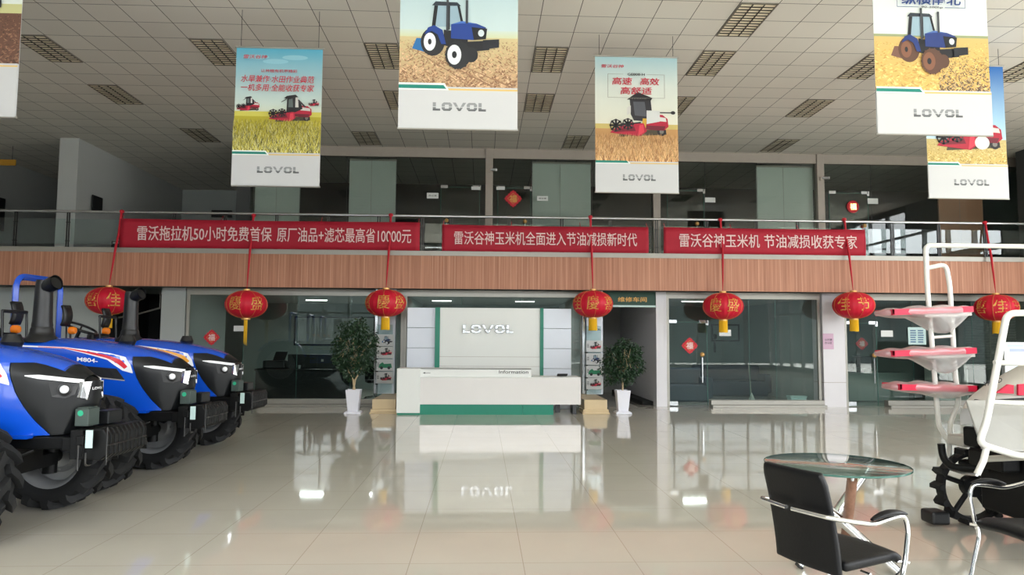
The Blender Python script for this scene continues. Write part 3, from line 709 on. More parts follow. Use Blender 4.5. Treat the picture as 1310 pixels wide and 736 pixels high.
def d_wheat(p, w, H):
    zf = .225*H
    p.rect(-w/2, .5*H, w/2, .78*H, rgb(226, 224, 206), rgb(216, 224, 216)); p.rect(-w/2, .78*H, w/2, H, rgb(216, 224, 216), rgb(160, 196, 204))
    p.rect(-w/2, zf, w/2, .49*H, rgb(196, 148, 92)); p.rect(-w/2, .465*H, w/2, .5*H, rgb(206, 186, 110))
    pic_harvester(p, .05*w, .455*H, .84, False)
    p.poly([(.12*w, .5*H), (.12*w, .6*H), (.28*w, .6*H), (.28*w, .52*H)], rgb(214, 216, 214)); p.rect(.28*w, .582*H, .44*w, .59*H, rgb(50, 50, 54)); p.ell(.44*w, .586*H, .04, .03, rgb(36, 36, 40))
    p.strokes(-w/2, zf, w/2, .42*H, 2600, [rgb(214, 164, 104), rgb(186, 134, 82), rgb(236, 196, 140), rgb(150, 100, 60), rgb(226, 180, 122)], .16, .35, .014)
    base_white(p, w, H, zf); p.word(-.24, .31, .085*H, .13*H)
    Rd = rgb(196, 34, 62)
    p.text('雷沃谷神', -w*.43, -w*.16, .91*H, .935*H, Rd, .01, .2)
    for a, b, c, d in ((-.35, .69, .34, .692), (-.35, .69, -.346, .865), (.336, .69, .34, .865), (-.35, .863, -.16, .865), (.12, .863, .34, .865)): p.rect(a*w, b*H, c*w, d*H, rgb(130, 126, 118))
    p.text('GE808-H', -.11*w, .1*w, .855*H, .873*H, rgb(60, 60, 64), .02)
    p.text('高速', -.3*w, -.06*w, .785*H, .84*H, Rd, .012, .12); p.text('高效', .04*w, .27*w, .785*H, .84*H, Rd, .012, .12); p.text('高舒适', -.2*w, .18*w, .715*H, .77*H, Rd, .012, .12)
    p.text('大型谷物收获机', -.1*w, .12*w, .68*H, .69*H, rgb(120, 116, 110), 0)
def d_blue(p, w, H):
    zf = .225*H
    p.rect(-w/2, .53*H, w/2, H, rgb(196, 214, 214), rgb(160, 192, 204)); p.rect(-w/2, .49*H, w/2, .54*H, rgb(206, 208, 158), rgb(200, 214, 204))
    p.rect(-w/2, zf, w/2, .50*H, rgb(186, 150, 112), rgb(204, 188, 140))
    p.strokes(-w/2, zf, w/2, .48*H, 1500, [rgb(206, 168, 126), rgb(160, 120, 86), rgb(222, 186, 146), rgb(140, 102, 74)], .035, 2.0, .03)
    for k in range(9): p.poly([(-.62*w+.03*k*w, .47*H), (-.5*w+.16*k*w, zf), (-.47*w+.16*k*w, zf)], rgb(150, 112, 82)) if 3 < k < 7 else None
    pic_tractor(p, -.11, .395*H, .72)
    base_white(p, w, H, zf, .06); p.word(-.3, .33, .095*H, .14*H)
def d_orange(p, w, H):
    zf = .255*H
    p.rect(-w/2, .57*H, w/2, H, rgb(218, 224, 220), rgb(214, 222, 222)); p.rect(-w/2, .565*H, w/2, .585*H, rgb(150, 160, 120))
    p.rect(-w/2, zf, w/2, .57*H, rgb(222, 180, 96), rgb(206, 178, 110))
    p.strokes(-w/2, zf, w/2, .54*H, 900, [rgb(226, 186, 104), rgb(240, 206, 128), rgb(206, 160, 84)], .03, 2.0, .05)
    p.strokes(w*.05, zf, w/2, .46*H, 600, [rgb(120, 92, 66), rgb(200, 170, 120), rgb(90, 74, 60)], .03, 1.6, .025)
    pic_tractor(p, -.1, .42*H, .68, (34, 56, 120), (128, 84, 62), (92, 62, 48), (120, 84, 70))
    base_white(p, w, H, zf, .055); p.word(-.27, .35, .1*H, .145*H)
    B = rgb(36, 66, 130)
    p.text('纵横南北', -.26*w, .26*w, .757*H, .83*H, B, .015, .1)
    for a, b, c, d in ((-.3, .742, -.11, .745), (.12, .742, .3, .745), (-.3, .742, -.296, .86), (.296, .742, .3, .86)): p.rect(a*w, b*H, c*w, d*H, B)
    p.text('90-200hp', -.09*w, .1*w, .735*H, .75*H, rgb(40, 44, 60), .02, .2)
def d_sky(p, w, H):
    zf = .255*H
    p.rect(-w/2, .47*H, w/2, H, rgb(176, 214, 232), rgb(24, 98, 176)); p.rect(-w/2, .4*H, w/2, .47*H, rgb(220, 228, 226), rgb(176, 214, 232)); p.ell(.2*w, .95*H, .4*w, .05*H, rgb(206, 224, 234)) if False else None
    p.rect(-w/2, zf, w/2, .44*H, rgb(206, 176, 96), rgb(196, 178, 118))
    p.strokes(-w/2, zf, w/2, .43*H, 700, [rgb(224, 196, 120), rgb(176, 146, 74), rgb(236, 212, 150)], .03, 1.6, .03)
    pic_harvester(p, .06*w, .415*H, 1.0, True, 1, (176, 22, 50)); p.ell(.19*w, .415*H, .13, .12, rgb(232, 232, 222))
    base_white(p, w, H, zf); p.word(-.26, .36, .095*H, .14*H)
def d_field(p, w, H):
    zf = .28*H
    p.rect(-w/2, .6*H, w/2, H, rgb(214, 222, 216), rgb(206, 226, 222)); p.rect(-w/2, zf, w/2, .56*H, rgb(104, 72, 58)); p.rect(-w/2, .55*H, w/2, .6*H, rgb(196, 196, 140))
    p.strokes(-w/2, zf, w/2, .55*H, 900, [rgb(130, 92, 72), rgb(80, 56, 46), rgb(150, 112, 88)], .03, 1.5, .03)
    pic_tractor(p, -.2, .52*H, .8); base_white(p, w, H, zf); p.word(-.3, .33, .095*H, .14*H)
poster(-6.03, 8.2, 6.3, 4.076, 1.36, d_field, 'hanging poster of ploughed brown field, cut by the left frame edge')
poster(-3.21, 11.0, 6.115, 3.915, 1.335, d_rice, 'hanging poster of red harvesters in a yellow rice field with two red slogan lines', -.0)
poster(-.31, 8.3, 6.3, 4.06, 1.41, d_blue, 'hanging poster of white-rimmed blue tractor on ploughed soil, at top centre')
poster(2.553, 11.6, 6.35, 4.025, 1.395, d_wheat, 'hanging poster of red combine in brown wheat, red headline inside a thin frame')
poster(5.56, 8.4, 6.3, 4.128, 1.46, d_orange, 'hanging poster of blue tractor with muddy brown wheels on golden field')
poster(8.37, 11.8, 6.41, 4.05, 1.42, d_sky, 'hanging poster with deep blue sky, half hidden behind the brown-wheeled tractor poster')

# ---------------------------------------------------------------- display posts beside the desk
def display_post(x, label, kinds, heading, zs, bx):
    """stone base in front, board against the glass line; bx = board centre relative to the base"""
    r = thing('display_post', label, 'display post', (x, 15.42, 0), 0, 'display posts flanking the desk')
    MB().box((-.29, -.27, 0), (.29, .40, .035)).box((-.275, -.23, .035), (.275, .36, .095)).build('plinth', M['tan'], r, bevel=.006)
    MB().box((-.245, -.2, .095), (.245, 1.5, .30)).build('stone_base', M['tan'], r, bevel=.005)
    MB().box((bx-.18, 1.32, .3), (bx+.21, 1.5, 2.735)).build('board', M['white_side'], r, bevel=.004)
    MB().box((bx-.27, 1.36, .3), (bx-.2, 1.5, 2.735)).build('steel_post', M['steel'], r, bevel=.006)
    MB().box((bx-.21, 1.27, .32), (bx+.16, 1.276, 1.9)).build('glass_plate', M['glass_rail'], r)
    for z, k in zip(zs, kinds):
        q = MB().box((bx-.2, 1.24, z), (bx+.19, 1.255, z+.27)).build('picture_card', M['vinyl'], r, bevel=.003)
        p = Pic(); p.eps = .0006
        if k == 'green':
            p.poly([(-.15, .07), (.16, .07), (.14, .17), (-.02, .16), (-.06, .2), (-.13, .15)], rgb(30, 120, 84)); p.ell(-.08, .07, .035, .035, rgb(30, 40, 40)); p.ell(.09, .07, .035, .035, rgb(30, 40, 40))
        elif k == 'blue': pic_tractor(p, .02, .07, .17, (40, 60, 100))
        else: pic_harvester(p, .03, .1, .22, True)
        for i in range(3): p.rect(-.175, .11+.03*i, -.135, .124+.03*i, rgb(90, 90, 96))
        p.v = [(a+bx, b+1.238, c+z) for a, b, c in p.v]; p.build('print', M['poster'], q)
        MB().cyl((bx-.22, 1.245, z-.014), (bx-.16, 1.245, z-.014), .014, 8).build('clip', M['steel_dark'], q)
    if heading:
        mb = MB(); word_mark(mb, bx-.12, bx+.16, 1.80, 1.84, 1.318, .004); mb.build('lettering', M['dark_text'], r)
display_post(-2.055, 'white display post with picture cards on stone base, left of the reception desk', ['blue', 'red', 'green', 'red'], False, [1.40, 1.12, .83, .54], -.185)
display_post(2.43, 'white display post with heading and picture cards, right of the reception desk', ['red', 'blue', 'green', 'red'], True, [1.29, .99, .70, .42], .205)

# ---------------------------------------------------------------- potted trees
def potted(x, y, label, cz, rx, rz, seed, droop, lean=0, forked=True):
    r = thing('potted_tree', label, 'potted plant', (x, y, 0)); rr = random.Random(seed)
    def ring(h, w_): return [(-w_, -w_, h), (w_, -w_, h), (w_, w_, h), (-w_, w_, h)]
    mb = MB(); a = ring(.05, .105)+ring(.50, .15)+ring(.50, .135)+ring(.44, .13)
    mb.add(a, [(3, 2, 1, 0)]+[(k*4+i, k*4+(i+1) % 4, k*4+4+(i+1) % 4, k*4+4+i) for k in range(3) for i in range(4)])
    mb.build('pot', M['white_pot'], r, bevel=.005)
    MB().box((-.17, -.17, 0), (.17, .17, .035)).box((-.15, -.15, .035), (.15, .15, .05)).build('saucer', M['white_pot'], r, bevel=.01)
    MB().box((-.128, -.128, .4), (.128, .128, .445)).build('soil', M['soil'], r)
    mb = MB()
    if forked:
        for s in (-1, 1): mb.tube([(s*.012, 0, .42), (-s*.012, .01, .52), (s*.012, 0, .62), (s*.02, 0, .7), (s*.10, 0, .84), (s*.16, .02, 1.0)], [.022, .021, .02, .02, .015, .01], 8)
    else: mb.tube([(0, 0, .42), (.005, 0, .6), (.0, 0, .8), (.02, 0, 1.1)], [.02, .018, .016, .01], 8)
    for k in range(12):
        a = rr.uniform(0, 2*PI); mb.tube([(0, 0, .78+.02*k), (rx*.45*math.cos(a), rx*.45*math.sin(a), cz-.1+.03*k), (rx*.85*math.cos(a), rx*.85*math.sin(a), cz+rr.uniform(-.2, .3))], [.01, .007, .003], 5)
    mb.build('trunk', M['bark'], r, smooth=60)
    mb = MB()
    for i in range(2600):
        while True:
            q = Vector((rr.uniform(-1, 1), rr.uniform(-1, 1), rr.uniform(-1, 1)))
            if q.length <= 1 and rr.random() < .25+.75*q.length**2: break
        bump_ = 1+.14*math.sin(q.x*7+seed)*math.sin(q.z*6)+.1*math.sin(q.y*9)
        c = Vector((q.x*rx*bump_+lean*q.z, q.y*rx*.9*bump_, cz+q.z*rz*bump_))
        if droop and q.z < -.2: c.z -= .05*rr.random(); 
        d = Vector((rr.uniform(-1, 1), rr.uniform(-1, 1), rr.uniform(-1.2, .3))).normalized(); L = rr.uniform(.055, .085)*(1.25 if droop else 1); W_ = L*(.2 if droop else .3)
        s = d.cross(Vector((rr.uniform(-1, 1), rr.uniform(-1, 1), rr.uniform(-1, 1)))).normalized(); nn = d.cross(s)*.012
        mb.add([c, c+d*L*.35+s*W_+nn, c+d*L, c+d*L*.35-s*W_+nn], [(0, 1, 2), (0, 2, 3)])
    mb.build('foliage', M['leaf'], r, keepn=True)
potted(-2.70, 15.28, 'bushy dark-leaved tree in tall white square pot, left of the desk', 1.35, .47, .63, 3, False)
potted(3.03, 15.35, 'sparse drooping tree in tapered white pot before the corridor opening', 1.12, .44, .47, 5, True, .08, False)

# ---------------------------------------------------------------- tractors
def interp(t, x):
    if x <= t[0][0]: return t[0][1]
    for (a, b), (c, d) in zip(t, t[1:]):
        if x <= c: return b+(d-b)*(x-a)/(c-a)
    return t[-1][1]
WT = [(-2.3, .36), (-1.2, .36), (-.7, .345), (-.5, .325), (-.35, .30), (-.2, .26), (-.08, .205), (0, .15)]
TT = [(-2.3, 1.575), (-1.3, 1.56), (-.95, 1.53), (-.6, 1.478), (-.35, 1.42), (-.15, 1.35), (0, 1.255)]
XT = -.13
XB = [(.76, -.17), (.80, -.19), (.9, -.285), (1.0, -.36), (1.117, -.43), (1.25, -.475), (1.38, -.50)]
def tz(x): return interp(TT, x)
def zb(x): return min(1.365, tz(x)-.045)
def side(x, z):
    T = tz(x); h = .17; W_ = interp(WT, x)
    W_ *= 1-.05*max(0, (1.0-z)/.25)**2 if z < 1.0 else 1
    if z > T-h:
        t = min(1, (z-(T-h))/h); W_ *= max(0, 1-t**2.3)**(1/2.3)
    return W_
def wheel(parent, c, R_, wd, rim_r, lugs, out, name='wheel'):
    """agricultural wheel, axle along Y; out = which side the dish faces"""
    w_ = wd/2
    rim_prof = [(rim_r, -w_*.86), (rim_r*1.03, -w_*.9), (rim_r*.98, -w_*.8), (rim_r*.88, -w_*.55), (rim_r*.86, w_*.4), (rim_r*.98, w_*.8), (rim_r*1.03, w_*.9), (rim_r, w_*.86)]
    mb = MB().lathe([(rim_r*1.0, -w_*.9), (rim_r*1.05, -w_*.86), (rim_r*1.05, w_*.86), (rim_r, w_*.9), (rim_r*.94, w_*.84), (rim_r*.86, w_*.5), (rim_r*.84, -w_*.5), (rim_r*.94, -w_*.84), (rim_r, -w_*.9)], axis='Y', n=36, cap=False)
    mb.lathe([(rim_r*.86, out*w_*.3), (rim_r*.6, out*w_*.36), (rim_r*.42, out*w_*.1), (.03, out*w_*.1), (.03, out*w_*.02), (rim_r*.42, out*w_*.02), (rim_r*.6, out*w_*.28), (rim_r*.86, out*w_*.22)], axis='Y', n=36, cap=False)
    mb.lathe([(.0, out*w_*.5), (.07, out*w_*.5), (.085, out*w_*.4), (.085, out*w_*.1)], axis='Y', n=20, cap=False)
    for k in range(8):
        a = 2*PI*k/8; mb.cyl((rim_r*.5*math.cos(a), out*w_*.1, rim_r*.5*math.sin(a)), (rim_r*.5*math.cos(a), out*w_*.42, rim_r*.5*math.sin(a)), .014, 6)
    rim = mb.build(name, M['rim'], parent, smooth=35, loc=c)
    C0 = R_-.055
    mb = MB().lathe([(rim_r*1.0, -w_*.9), (rim_r*1.1, -w_*1.0), ((rim_r+C0)/2, -w_*1.08), (C0*.95, -w_*1.0), (C0, -w_*.8), (C0*1.015, 0), (C0, w_*.8), (C0*.95, w_*1.0), ((rim_r+C0)/2, w_*1.08), (rim_r*1.1, w_*1.0), (rim_r, w_*.9)], axis='Y', n=44, cap=False)
    for s in (-1, 1):
        for k in range(lugs):
            a0 = 2*PI*(k+(.5 if s > 0 else 0))/lugs; da = .30; th = .075*R_/.5*.5/R_+.02
            rows = []
            for yy, aa, r1, r0 in ((0.02, 0, R_, C0*.98), (.55, .45*da, R_, C0*.98), (1.0, da, R_*.985, C0*.95), (1.1, da*1.08, R_*.9, C0*.9)):
                for e, r in ((-th, r0), (-th*.75, r1), (th*.75, r1), (th, r0)):
                    rows.append((r*math.cos(a0-aa+e), s*yy*w_, r*math.sin(a0-aa+e)))
            fs = []
            for i in range(3):
                for j in range(3): fs.append((i*4+j, i*4+j+1, i*4+5+j, i*4+4+j))
            fs += [(0, 1, 2, 3), (12, 13, 14, 15)]
            mb.add(rows, fs)
    mb.build('tyre', M['tyre'], rim, smooth=35)
    return rim
def tractor(loc, rz, label, stripes, text_, sx, cx):
    r = thing('tractor', label, 'tractor', loc, rz, 'blue tractors parked in a row')
    X0 = -2.2
    # hood: upper shell and lower side shells
    mb = MB()
    N = 30
    mb.grid(lambda u, v: (lambda x: (lambda z: (x, (-1 if v < .5 else 1)*side(x, z), z))(zb(x)+(tz(x)-zb(x))*(1-abs(2*v-1)**1.6 if True else 0)))(X0+(XT-X0)*u), N, 24)
    for s in (-1, 1):
        def f(u, v, s=s):
            zt = .78+(1.365-.78)*v; xe = interp(XB, zt); x = X0+(xe-X0)*u; z = .78+(zb(x)-.78)*v
            return (x, s*side(x, z), z)
        mb.grid(f, 26, 10)
    mb.prism([(-.34, .76), (.34, .76), (.34, .785), (-.34, .785)], X0, -.3, 'X')
    hood = mb.build('hood', M['blue'], r, smooth=45)
    # charcoal nose
    mb = MB()
    def xn(v): return -.10+.10*min(1, v*1.8) if v < .9 else 0
    for s in (-1, 1):
        def f(u, v, s=s):
            zt = .78+(1.365-.78)*v; xs_ = interp(XB, zt)+.004; xe = xn(v); x = xs_+(xe-xs_)*u; z = .78+(zb(x)-.78)*v
            return (x, s*(side(x, z)-.004+.012*math.sin(PI*u)*math.sin(PI*v)), z)
        mb.grid(f, 14, 10)
    def f(u, v):
        x = xn(v); z = .78+(zb(x)-.78)*v; W_ = side(x, z)-.004; y = -W_+2*W_*u
        return (x+.05*(1-(2*u-1)**2), y, z)
    mb.grid(f, 10, 10)
    mb.grid(lambda u, v: (lambda x: (lambda z: (x, (-1 if v < .5 else 1)*(side(x, z)-.002), z))(zb(x)+(tz(x)-zb(x))*(1-abs(2*v-1)**1.6)))(XT-.01+(0-XT+.01)*u), 6, 24)
    mb.add([(0+.05*(1-(2*u/10-1)**2), -side(0, zb(0))+.004+2*(side(0, zb(0))-.004)*u/10, zb(0)) for u in range(11)]+[(-.02, 0, tz(0))], [tuple(range(12))])
    mask = mb.build('nose_cowl', M['mask'], r, smooth=40)
    for s in (-1, 1):
        top = [(-.36, 1.262), (-.27, 1.252), (-.18, 1.240), (-.09, 1.224), (.0, 1.208)]
        mb = MB(); n = len(top)
        vs_ = []
        for i, (x, z) in enumerate(top):
            hh = .016 if i else .004
            for dz, dy in ((hh, .0), (hh, .018), (-hh, .018), (-hh, 0)): vs_.append((x, s*(side(x, z)+dy), z+dz))
        mb.add(vs_, [(i*4+j, i*4+(j+1) % 4, i*4+4+(j+1) % 4, i*4+4+j) for i in range(n-1) for j in range(4)]+[(0, 1, 2, 3), (n*4-4, n*4-3, n*4-2, n*4-1)])
        hl = mb.build('headlight', M['lamp_white'], r)
        vs_ = [(x, s*(side(x, z)+dy), z) for dy in (0, .014) for x, z in ((-.2, 1.215), (-.02, 1.19), (-.03, 1.10), (-.09, 1.075), (-.17, 1.09))]
        MB().add(vs_, [(0, 1, 2, 3, 4), (5, 6, 7, 8, 9)]+[(i, (i+1) % 5, 5+(i+1) % 5, 5+i) for i in range(5)]).build('lamp_housing', M['black'], hl)
        c = Vector((-.095, s*(side(-.095, 1.15)+.012), 1.148)); q = Vector((.55, s*.83, 0)).normalized()
        mb = MB()
        mb.lathe([(.034, .0), (.034, .028), (.028, .038), (.012, .044), (.001, .045)], n=16)
        mb.xf(Matrix.Translation(c-q*.01)@q.to_track_quat('Z', 'Y').to_matrix().to_4x4())
        mb.build('lamp_lens', [M['lamp_white']], hl, smooth=40)
        mb = MB().lathe([(.036, .0), (.05, .0), (.05, .03), (.036, .034)], n=18, cap=False); mb.xf(Matrix.Translation(c-q*.01)@q.to_track_quat('Z', 'Y').to_matrix().to_4x4()); mb.build('lamp_bezel', M['black'], hl, smooth=40)
    # front badge
    mb = MB()
    def pt(y, z, d): return (xn(.7)+.05*(1-(y/.15)**2)+d, y, z)
    for poly, dd in (([(-.15, 1.205), (-.085, 1.205), (-.115, 1.06), (-.165, 1.075)], .014), ([(.15, 1.205), (.085, 1.205), (.115, 1.06), (.165, 1.075)], .014), ([(-.13, 1.105), (.13, 1.105), (.12, 1.055), (-.12, 1.055)], .014), ([(-.105, 1.205), (.105, 1.205), (.105, 1.195), (-.105, 1.195)], .012)):
        n = len(poly); mb.add([pt(y, z, -.02) for y, z in poly]+[pt(y, z, dd) for y, z in poly], [tuple(range(n)), tuple(range(n, 2*n))]+[(i, (i+1) % n, n+(i+1) % n, n+i) for i in range(n)])
    badge = mb.build('badge', M['chrome'], mask, bevel=.002)
    mb = MB(); put_text(mb, 'LOVOL', 0, 0, 0, 0, 0, .02, fn=lambda u, v: pt(-.07+.14*u, 1.135+.022*v, .006)); mb.build('lettering', M['lamp_white'], mask)
    # decals on both sides
    def strip(upper, lower, s, off, n=14):
        mb = MB(); vs_ = []
        for i in range(n+1):
            t = i/n*(len(upper)-1); k = min(int(t), len(upper)-2); f_ = t-k
            for P in (upper, lower):
                x = P[k][0]+(P[k+1][0]-P[k][0])*f_; z = P[k][1]+(P[k+1][1]-P[k][1])*f_; vs_.append((x, s*(side(x, z)+off), z))
        mb.add(vs_, [(2*i, 2*i+1, 2*i+3, 2*i+2) for i in range(n)]); return mb
    U = [(-1.9, 1.49), (-1.5, 1.475), (-1.22, 1.465), (-1.0, 1.44), (-.72, 1.40), (-.56, 1.36), (-.50, 1.28), (-.475, 1.20)]
    L = [(-1.9, 1.475), (-1.5, 1.46), (-1.22, 1.448), (-1.0, 1.40), (-.74, 1.33), (-.66, 1.27), (-.58, 1.215), (-.475, 1.185)]
    mid = lambda A, B, t: [(a[0]+(b[0]-a[0])*t, a[1]+(b[1]-a[1])*t) for a, b in zip(A, B)]
    for s in (-1, 1):
        d = strip(U, L, s, .004).build('decal', stripes[0], hood)
        strip(mid(U, L, .35)[1:-1], mid(U, L, .75)[1:-1], s, .006).build('decal_inlay', stripes[1], hood)
        V1 = [(-2.1, 1.33), (-1.4, 1.30), (-1.0, 1.265), (-.64, 1.235)]; V2 = [(-2.1, 1.2), (-1.4, 1.2), (-1.0, 1.165), (-.55, 1.115)]
        strip(V1, V2, s, .006).build('side_vent', M['black'], hood)
        strip(V2, [(x, z-.012) for x, z in V2], s, .008).build('vent_trim', M['rim'], hood)
        if text_:
            mb = MB(); a, b = (-1.06, -.84) if s < 0 else (-.84, -1.06)
            put_text(mb, 'M804-', 0, 0, 0, 0, 0, .02, fn=lambda u, v: (a+(b-a)*u, s*(side(a+(b-a)*u, 1.30)+.007), 1.315+.045*v-.02*u)); mb.build('lettering', M['lamp_white'], hood)
    # frame, axle, weights
    MB().box((-3.0, -.27, .67), (.06, .27, .77)).box((-.05, -.3, .66), (.1, .3, .77)).build('frame_rail', M['iron'], r, bevel=.01)
    mb = MB().box((-.74, -.52, .42), (-.58, .52, .53)).box((-.74, -.18, .5), (-.5, .18, .68)).cyl((-.66, -.62, .48), (-.66, .62, .48), .06, 12)
    for s in (-1, 1): mb.cyl((-.64, s*.5, .34), (-.64, s*.5, .64), .06, 12).tube([(-.64, s*.5, .42), (-.8, s*.3, .44), (-.82, 0, .44)], .018, 8).tube([(-.62, s*.5, .6), (-.45, s*.38, .58), (-.3, s*.25, .66)], .014, 8)
    mb.build('front_axle', M['iron'], r, smooth=40)
    MB().box((-2.6, -.28, .5), (-.95, .28, 1.1)).box((-1.6, -.33, .85), (-1.2, .33, 1.15)).cyl((-1.3, -.33, .65), (-1.3, .33, .65), .14, 14).build('engine_block', M['iron'], r, bevel=.02)
    MB().box((.03, -.32, .60), (.13, .32, .83)).box((.1, -.36, .72), (.16, .36, .79)).build('weight_bracket', M['iron'], r, bevel=.006)
    for k in range(10):
        y = -.32+.064*k
        mb = MB().prism([(.12, .60), (.27, .59), (.32, .63), (.32, .79), (.29, .84), (.2, .84), (.2, .79), (.12, .79)], y+.006, y+.058)
        mb.build('front_weight', M['iron'], r, bevel=.008)
    MB().tube(rounded([(.19, -.30, .56), (.19, -.37, .56), (.19, -.37, .66)], .03), .008, 8).tube([(.335, -.335, .56), (.335, -.335, .86)], .005, 8).tube([(.13, -.37, .52), (.13, -.37, .72)], .008, 8).tube([(.325, -.3, .71), (.325, .3, .71)], .006, 8).build('hitch_pin', M['steel_dark'], r, smooth=50)
    MB().box((.19, -.381, .70), (.245, -.375, .84)).build('data_plate', M['plate'], r)
    bx = MB().box((.0, -.22, .85), (.11, -.06, .99)).box((.01, -.21, .99), (.1, -.07, 1.0)).build('battery_box', M['gray_box'], r, bevel=.012)
    MB().lathe([(.024, 0), (.024, .004)], (.045, -.222, .955), 'Y', 14).build('sticker', M['sticker_green'], bx)
    MB().box((.02, .02, .84), (.14, .24, .95)).build('tool_box', M['mask'], r, bevel=.01)
    for s in (-1, 1):
        wheel(r, (-.67, s*.665, .49), .49, .31, .30, 15, s)
        wheel(r, (-3.0, s*.72, .74), .74, .40, .46, 18, s)
    # stack on the right of the hood
    mb = MB().lathe([(.19, 0), (.18, .03), (.13, .07), (.115, .12), (.115, .14), (.098, .18)], (sx, -.14, tz(sx)-.05), n=20)
    mb.lathe([(.10, .1), (.105, .16), (.098, .2), (.092, .42), (.086, .62), (.078, .66)], (sx, -.14, tz(sx)-.02), n=20)
    zt = tz(sx)+.47
    mb.tube([(sx, -.14, zt), (sx+.005, -.14, zt+.05), (sx+.04, -.15, zt+.10), (sx+.12, -.17, zt+.135), (sx+.16, -.18, zt+.145)], [.075, .078, .08, .082, .085], 16, cap=False)
    mb.tube([(sx+.07, -.16, zt+.10), (sx+.155, -.178, zt+.14)], .07, 16)
    mb.build('air_stack', M['black'], r, smooth=40)
    MB().lathe([(.07, 0), (.09, .05), (.06, .12)], (-.78, .12, tz(-.8)-.03), n=16).build('cooler_cap', M['black'], r, smooth=40)
    # roll bar
    bar = rounded([(-2.83, -.47, 1.1), (-2.83, -.47, 2.385), (-2.83, .47, 2.385), (-2.83, .47, 1.1)], .18, 6)
    MB().tube(bar, .05, 4).build('roll_bar', M['blue'], r, smooth=30, bevel=.008)
    MB().box((-3.4, -.5, .6), (-2.85, .5, 1.0)).build('rear_housing', M['iron'], r, bevel=.02)
    MB().tube([(cx+.25, -.1, 1.86), (cx+.25, .3, 1.86)], .02, 8).tube([(cx+.25, -.1, 1.86), (cx+.28, -.12, 1.5)], .014, 8).tube([(cx+.25, .3, 1.86), (cx+.28, .28, 1.5)], .014, 8).build('hand_grip', M['black'], r, smooth=50)
    # driver station
    MB().box((cx+.1, -.3, 1.0), (cx+.3, .3, 1.55)).box((cx+.13, -.2, 1.52), (cx+.24, .2, 1.62)).build('dashboard', M['mask'], r, bevel=.03)
    mb = MB(); cc = Vector((cx-.06, 0, 1.70)); q = Matrix.Rotation(.42, 3, 'Y')
    mb.tube([cc+q@Vector((.2*math.cos(a*PI/12), .2*math.sin(a*PI/12), 0)) for a in range(24)], .017, 8, True)
    for a in (0, 2.1, 4.2): mb.tube([cc-q@Vector((0, 0, .03)), cc+q@Vector((.2*math.cos(a), .2*math.sin(a), 0))], .012, 6)
    mb.tube([cc-q@Vector((0, 0, .02)), cc-q@Vector((0, 0, .35))], .025, 8); mb.build('steering_wheel', M['black'], r, smooth=50)
    MB().box((-2.76, -.24, 1.0), (-2.42, .24, 1.12)).box((-2.78, -.24, 1.07), (-2.69, .24, 1.42)).build('seat', M['leather'], r, bevel=.04)
    for s in (-1, 1):
        MB().grid(lambda u, v: (-3.0+(.80)*math.cos(.3+2.3*u), s*(.46+.46*v), .74+.8*math.sin(.3+2.3*u)), 14, 2).build('fender', M['blue'], r, smooth=40, solid=.015)
        MB().box((-2.2, s*.3, .42), (-1.96, s*.52, .46)).box((-2.6, s*.2, .9), (-2.0, s*.5, .93)).build('step_plate', M['iron'], r)
    # mirror and turn lamps
    for s in (-1, 1):
        mb = MB().tube(rounded([(cx+.1, s*.3, 1.4), (cx, s*.42, 1.5), (cx, s*.44, 1.9)], .06), .012, 8)
        mr = mb.build('mirror_arm', M['black'], r, smooth=50)
        MB().grid(lambda u, v: (cx+.035*math.sin(PI*u), s*(.38+.17*v), 1.72+.27*u), 6, 3).build('mirror', M['black'], mr, smooth=40, solid=.03)
        mb = MB().lathe([(.05, -.03), (.052, .02), (.04, .045), (.01, .05)], (cx+.06, s*.40, 1.66), 'X', 16).build('turn_lamp', M['amber'], r, smooth=40)
        MB().cyl((cx+.04, s*.40, 1.62), (cx+.04, s*.38, 1.35), .014, 8).build('lamp_post', M['black'], mb)
white_st, red_st, orange_st = mat('white_decal', rgb(238, 240, 246), .3, noise=.01), mat('red_decal', rgb(214, 40, 56), .3, noise=.01), mat('orange_decal', rgb(240, 170, 60), .3, noise=.01)
tractor((-3.30, 6.22, 0), -.04, 'nearest blue tractor at left edge, only its nose and front wheels in view', (white_st, red_st), True, -1.6, -2.33)
tractor((-3.29, 8.22, 0), -.04, 'middle blue tractor with tall black air stack, black mirror and amber turn lamp', (white_st, red_st), True, -1.6, -2.33)
tractor((-3.40, 10.13, 0), -.04, 'farthest blue tractor with orange and white stripe on its hood, blue roll bar behind', (white_st, orange_st), False, -1.45, -2.15)

# ---------------------------------------------------------------- round glass table
tb = thing('glass_table', 'round glass table on crossed chrome legs, beside the black armchair', 'table', (2.49, 4.98, 0))
prof = [(.001, .706), (.468, .706), (.475, .710), (.475, .716), (.468, .72), (.001, .72)]
MB().lathe(prof, n=64, cap=False).build('glass_top', M['glass_table'], tb, smooth=40)
MB().lathe([(.4745, .7065), (.4775, .7085), (.4775, .7175), (.4745, .7195)], n=64, cap=False).build('glass_rim', M['glass_edge'], tb, smooth=40)
def leg(top, foot, r0, m, name='leg'):
    o_ = Vector((2.49, 4.98, 0)); a = Vector(top)-o_; b = Vector(foot)-o_; d = (b-a).normalized()
    l = MB().tube([a, b], r0, 16).build(name, m, tb, smooth=50)
    MB().cyl(Vector((a.x, a.y, .69)), Vector((a.x, a.y, .705)), .03, 16).tube([a+Vector((0, 0, -.01)), Vector((a.x, a.y, .695))], .014, 10).build('top_pad', M['chrome'], l, smooth=40)
    MB().cyl(b, b+d*.012, r0*.9, 14).build('foot_cap', M['black'], l)
leg((2.16, 5.04, .66), (2.83, 4.86, .02), .033, M['chrome'])
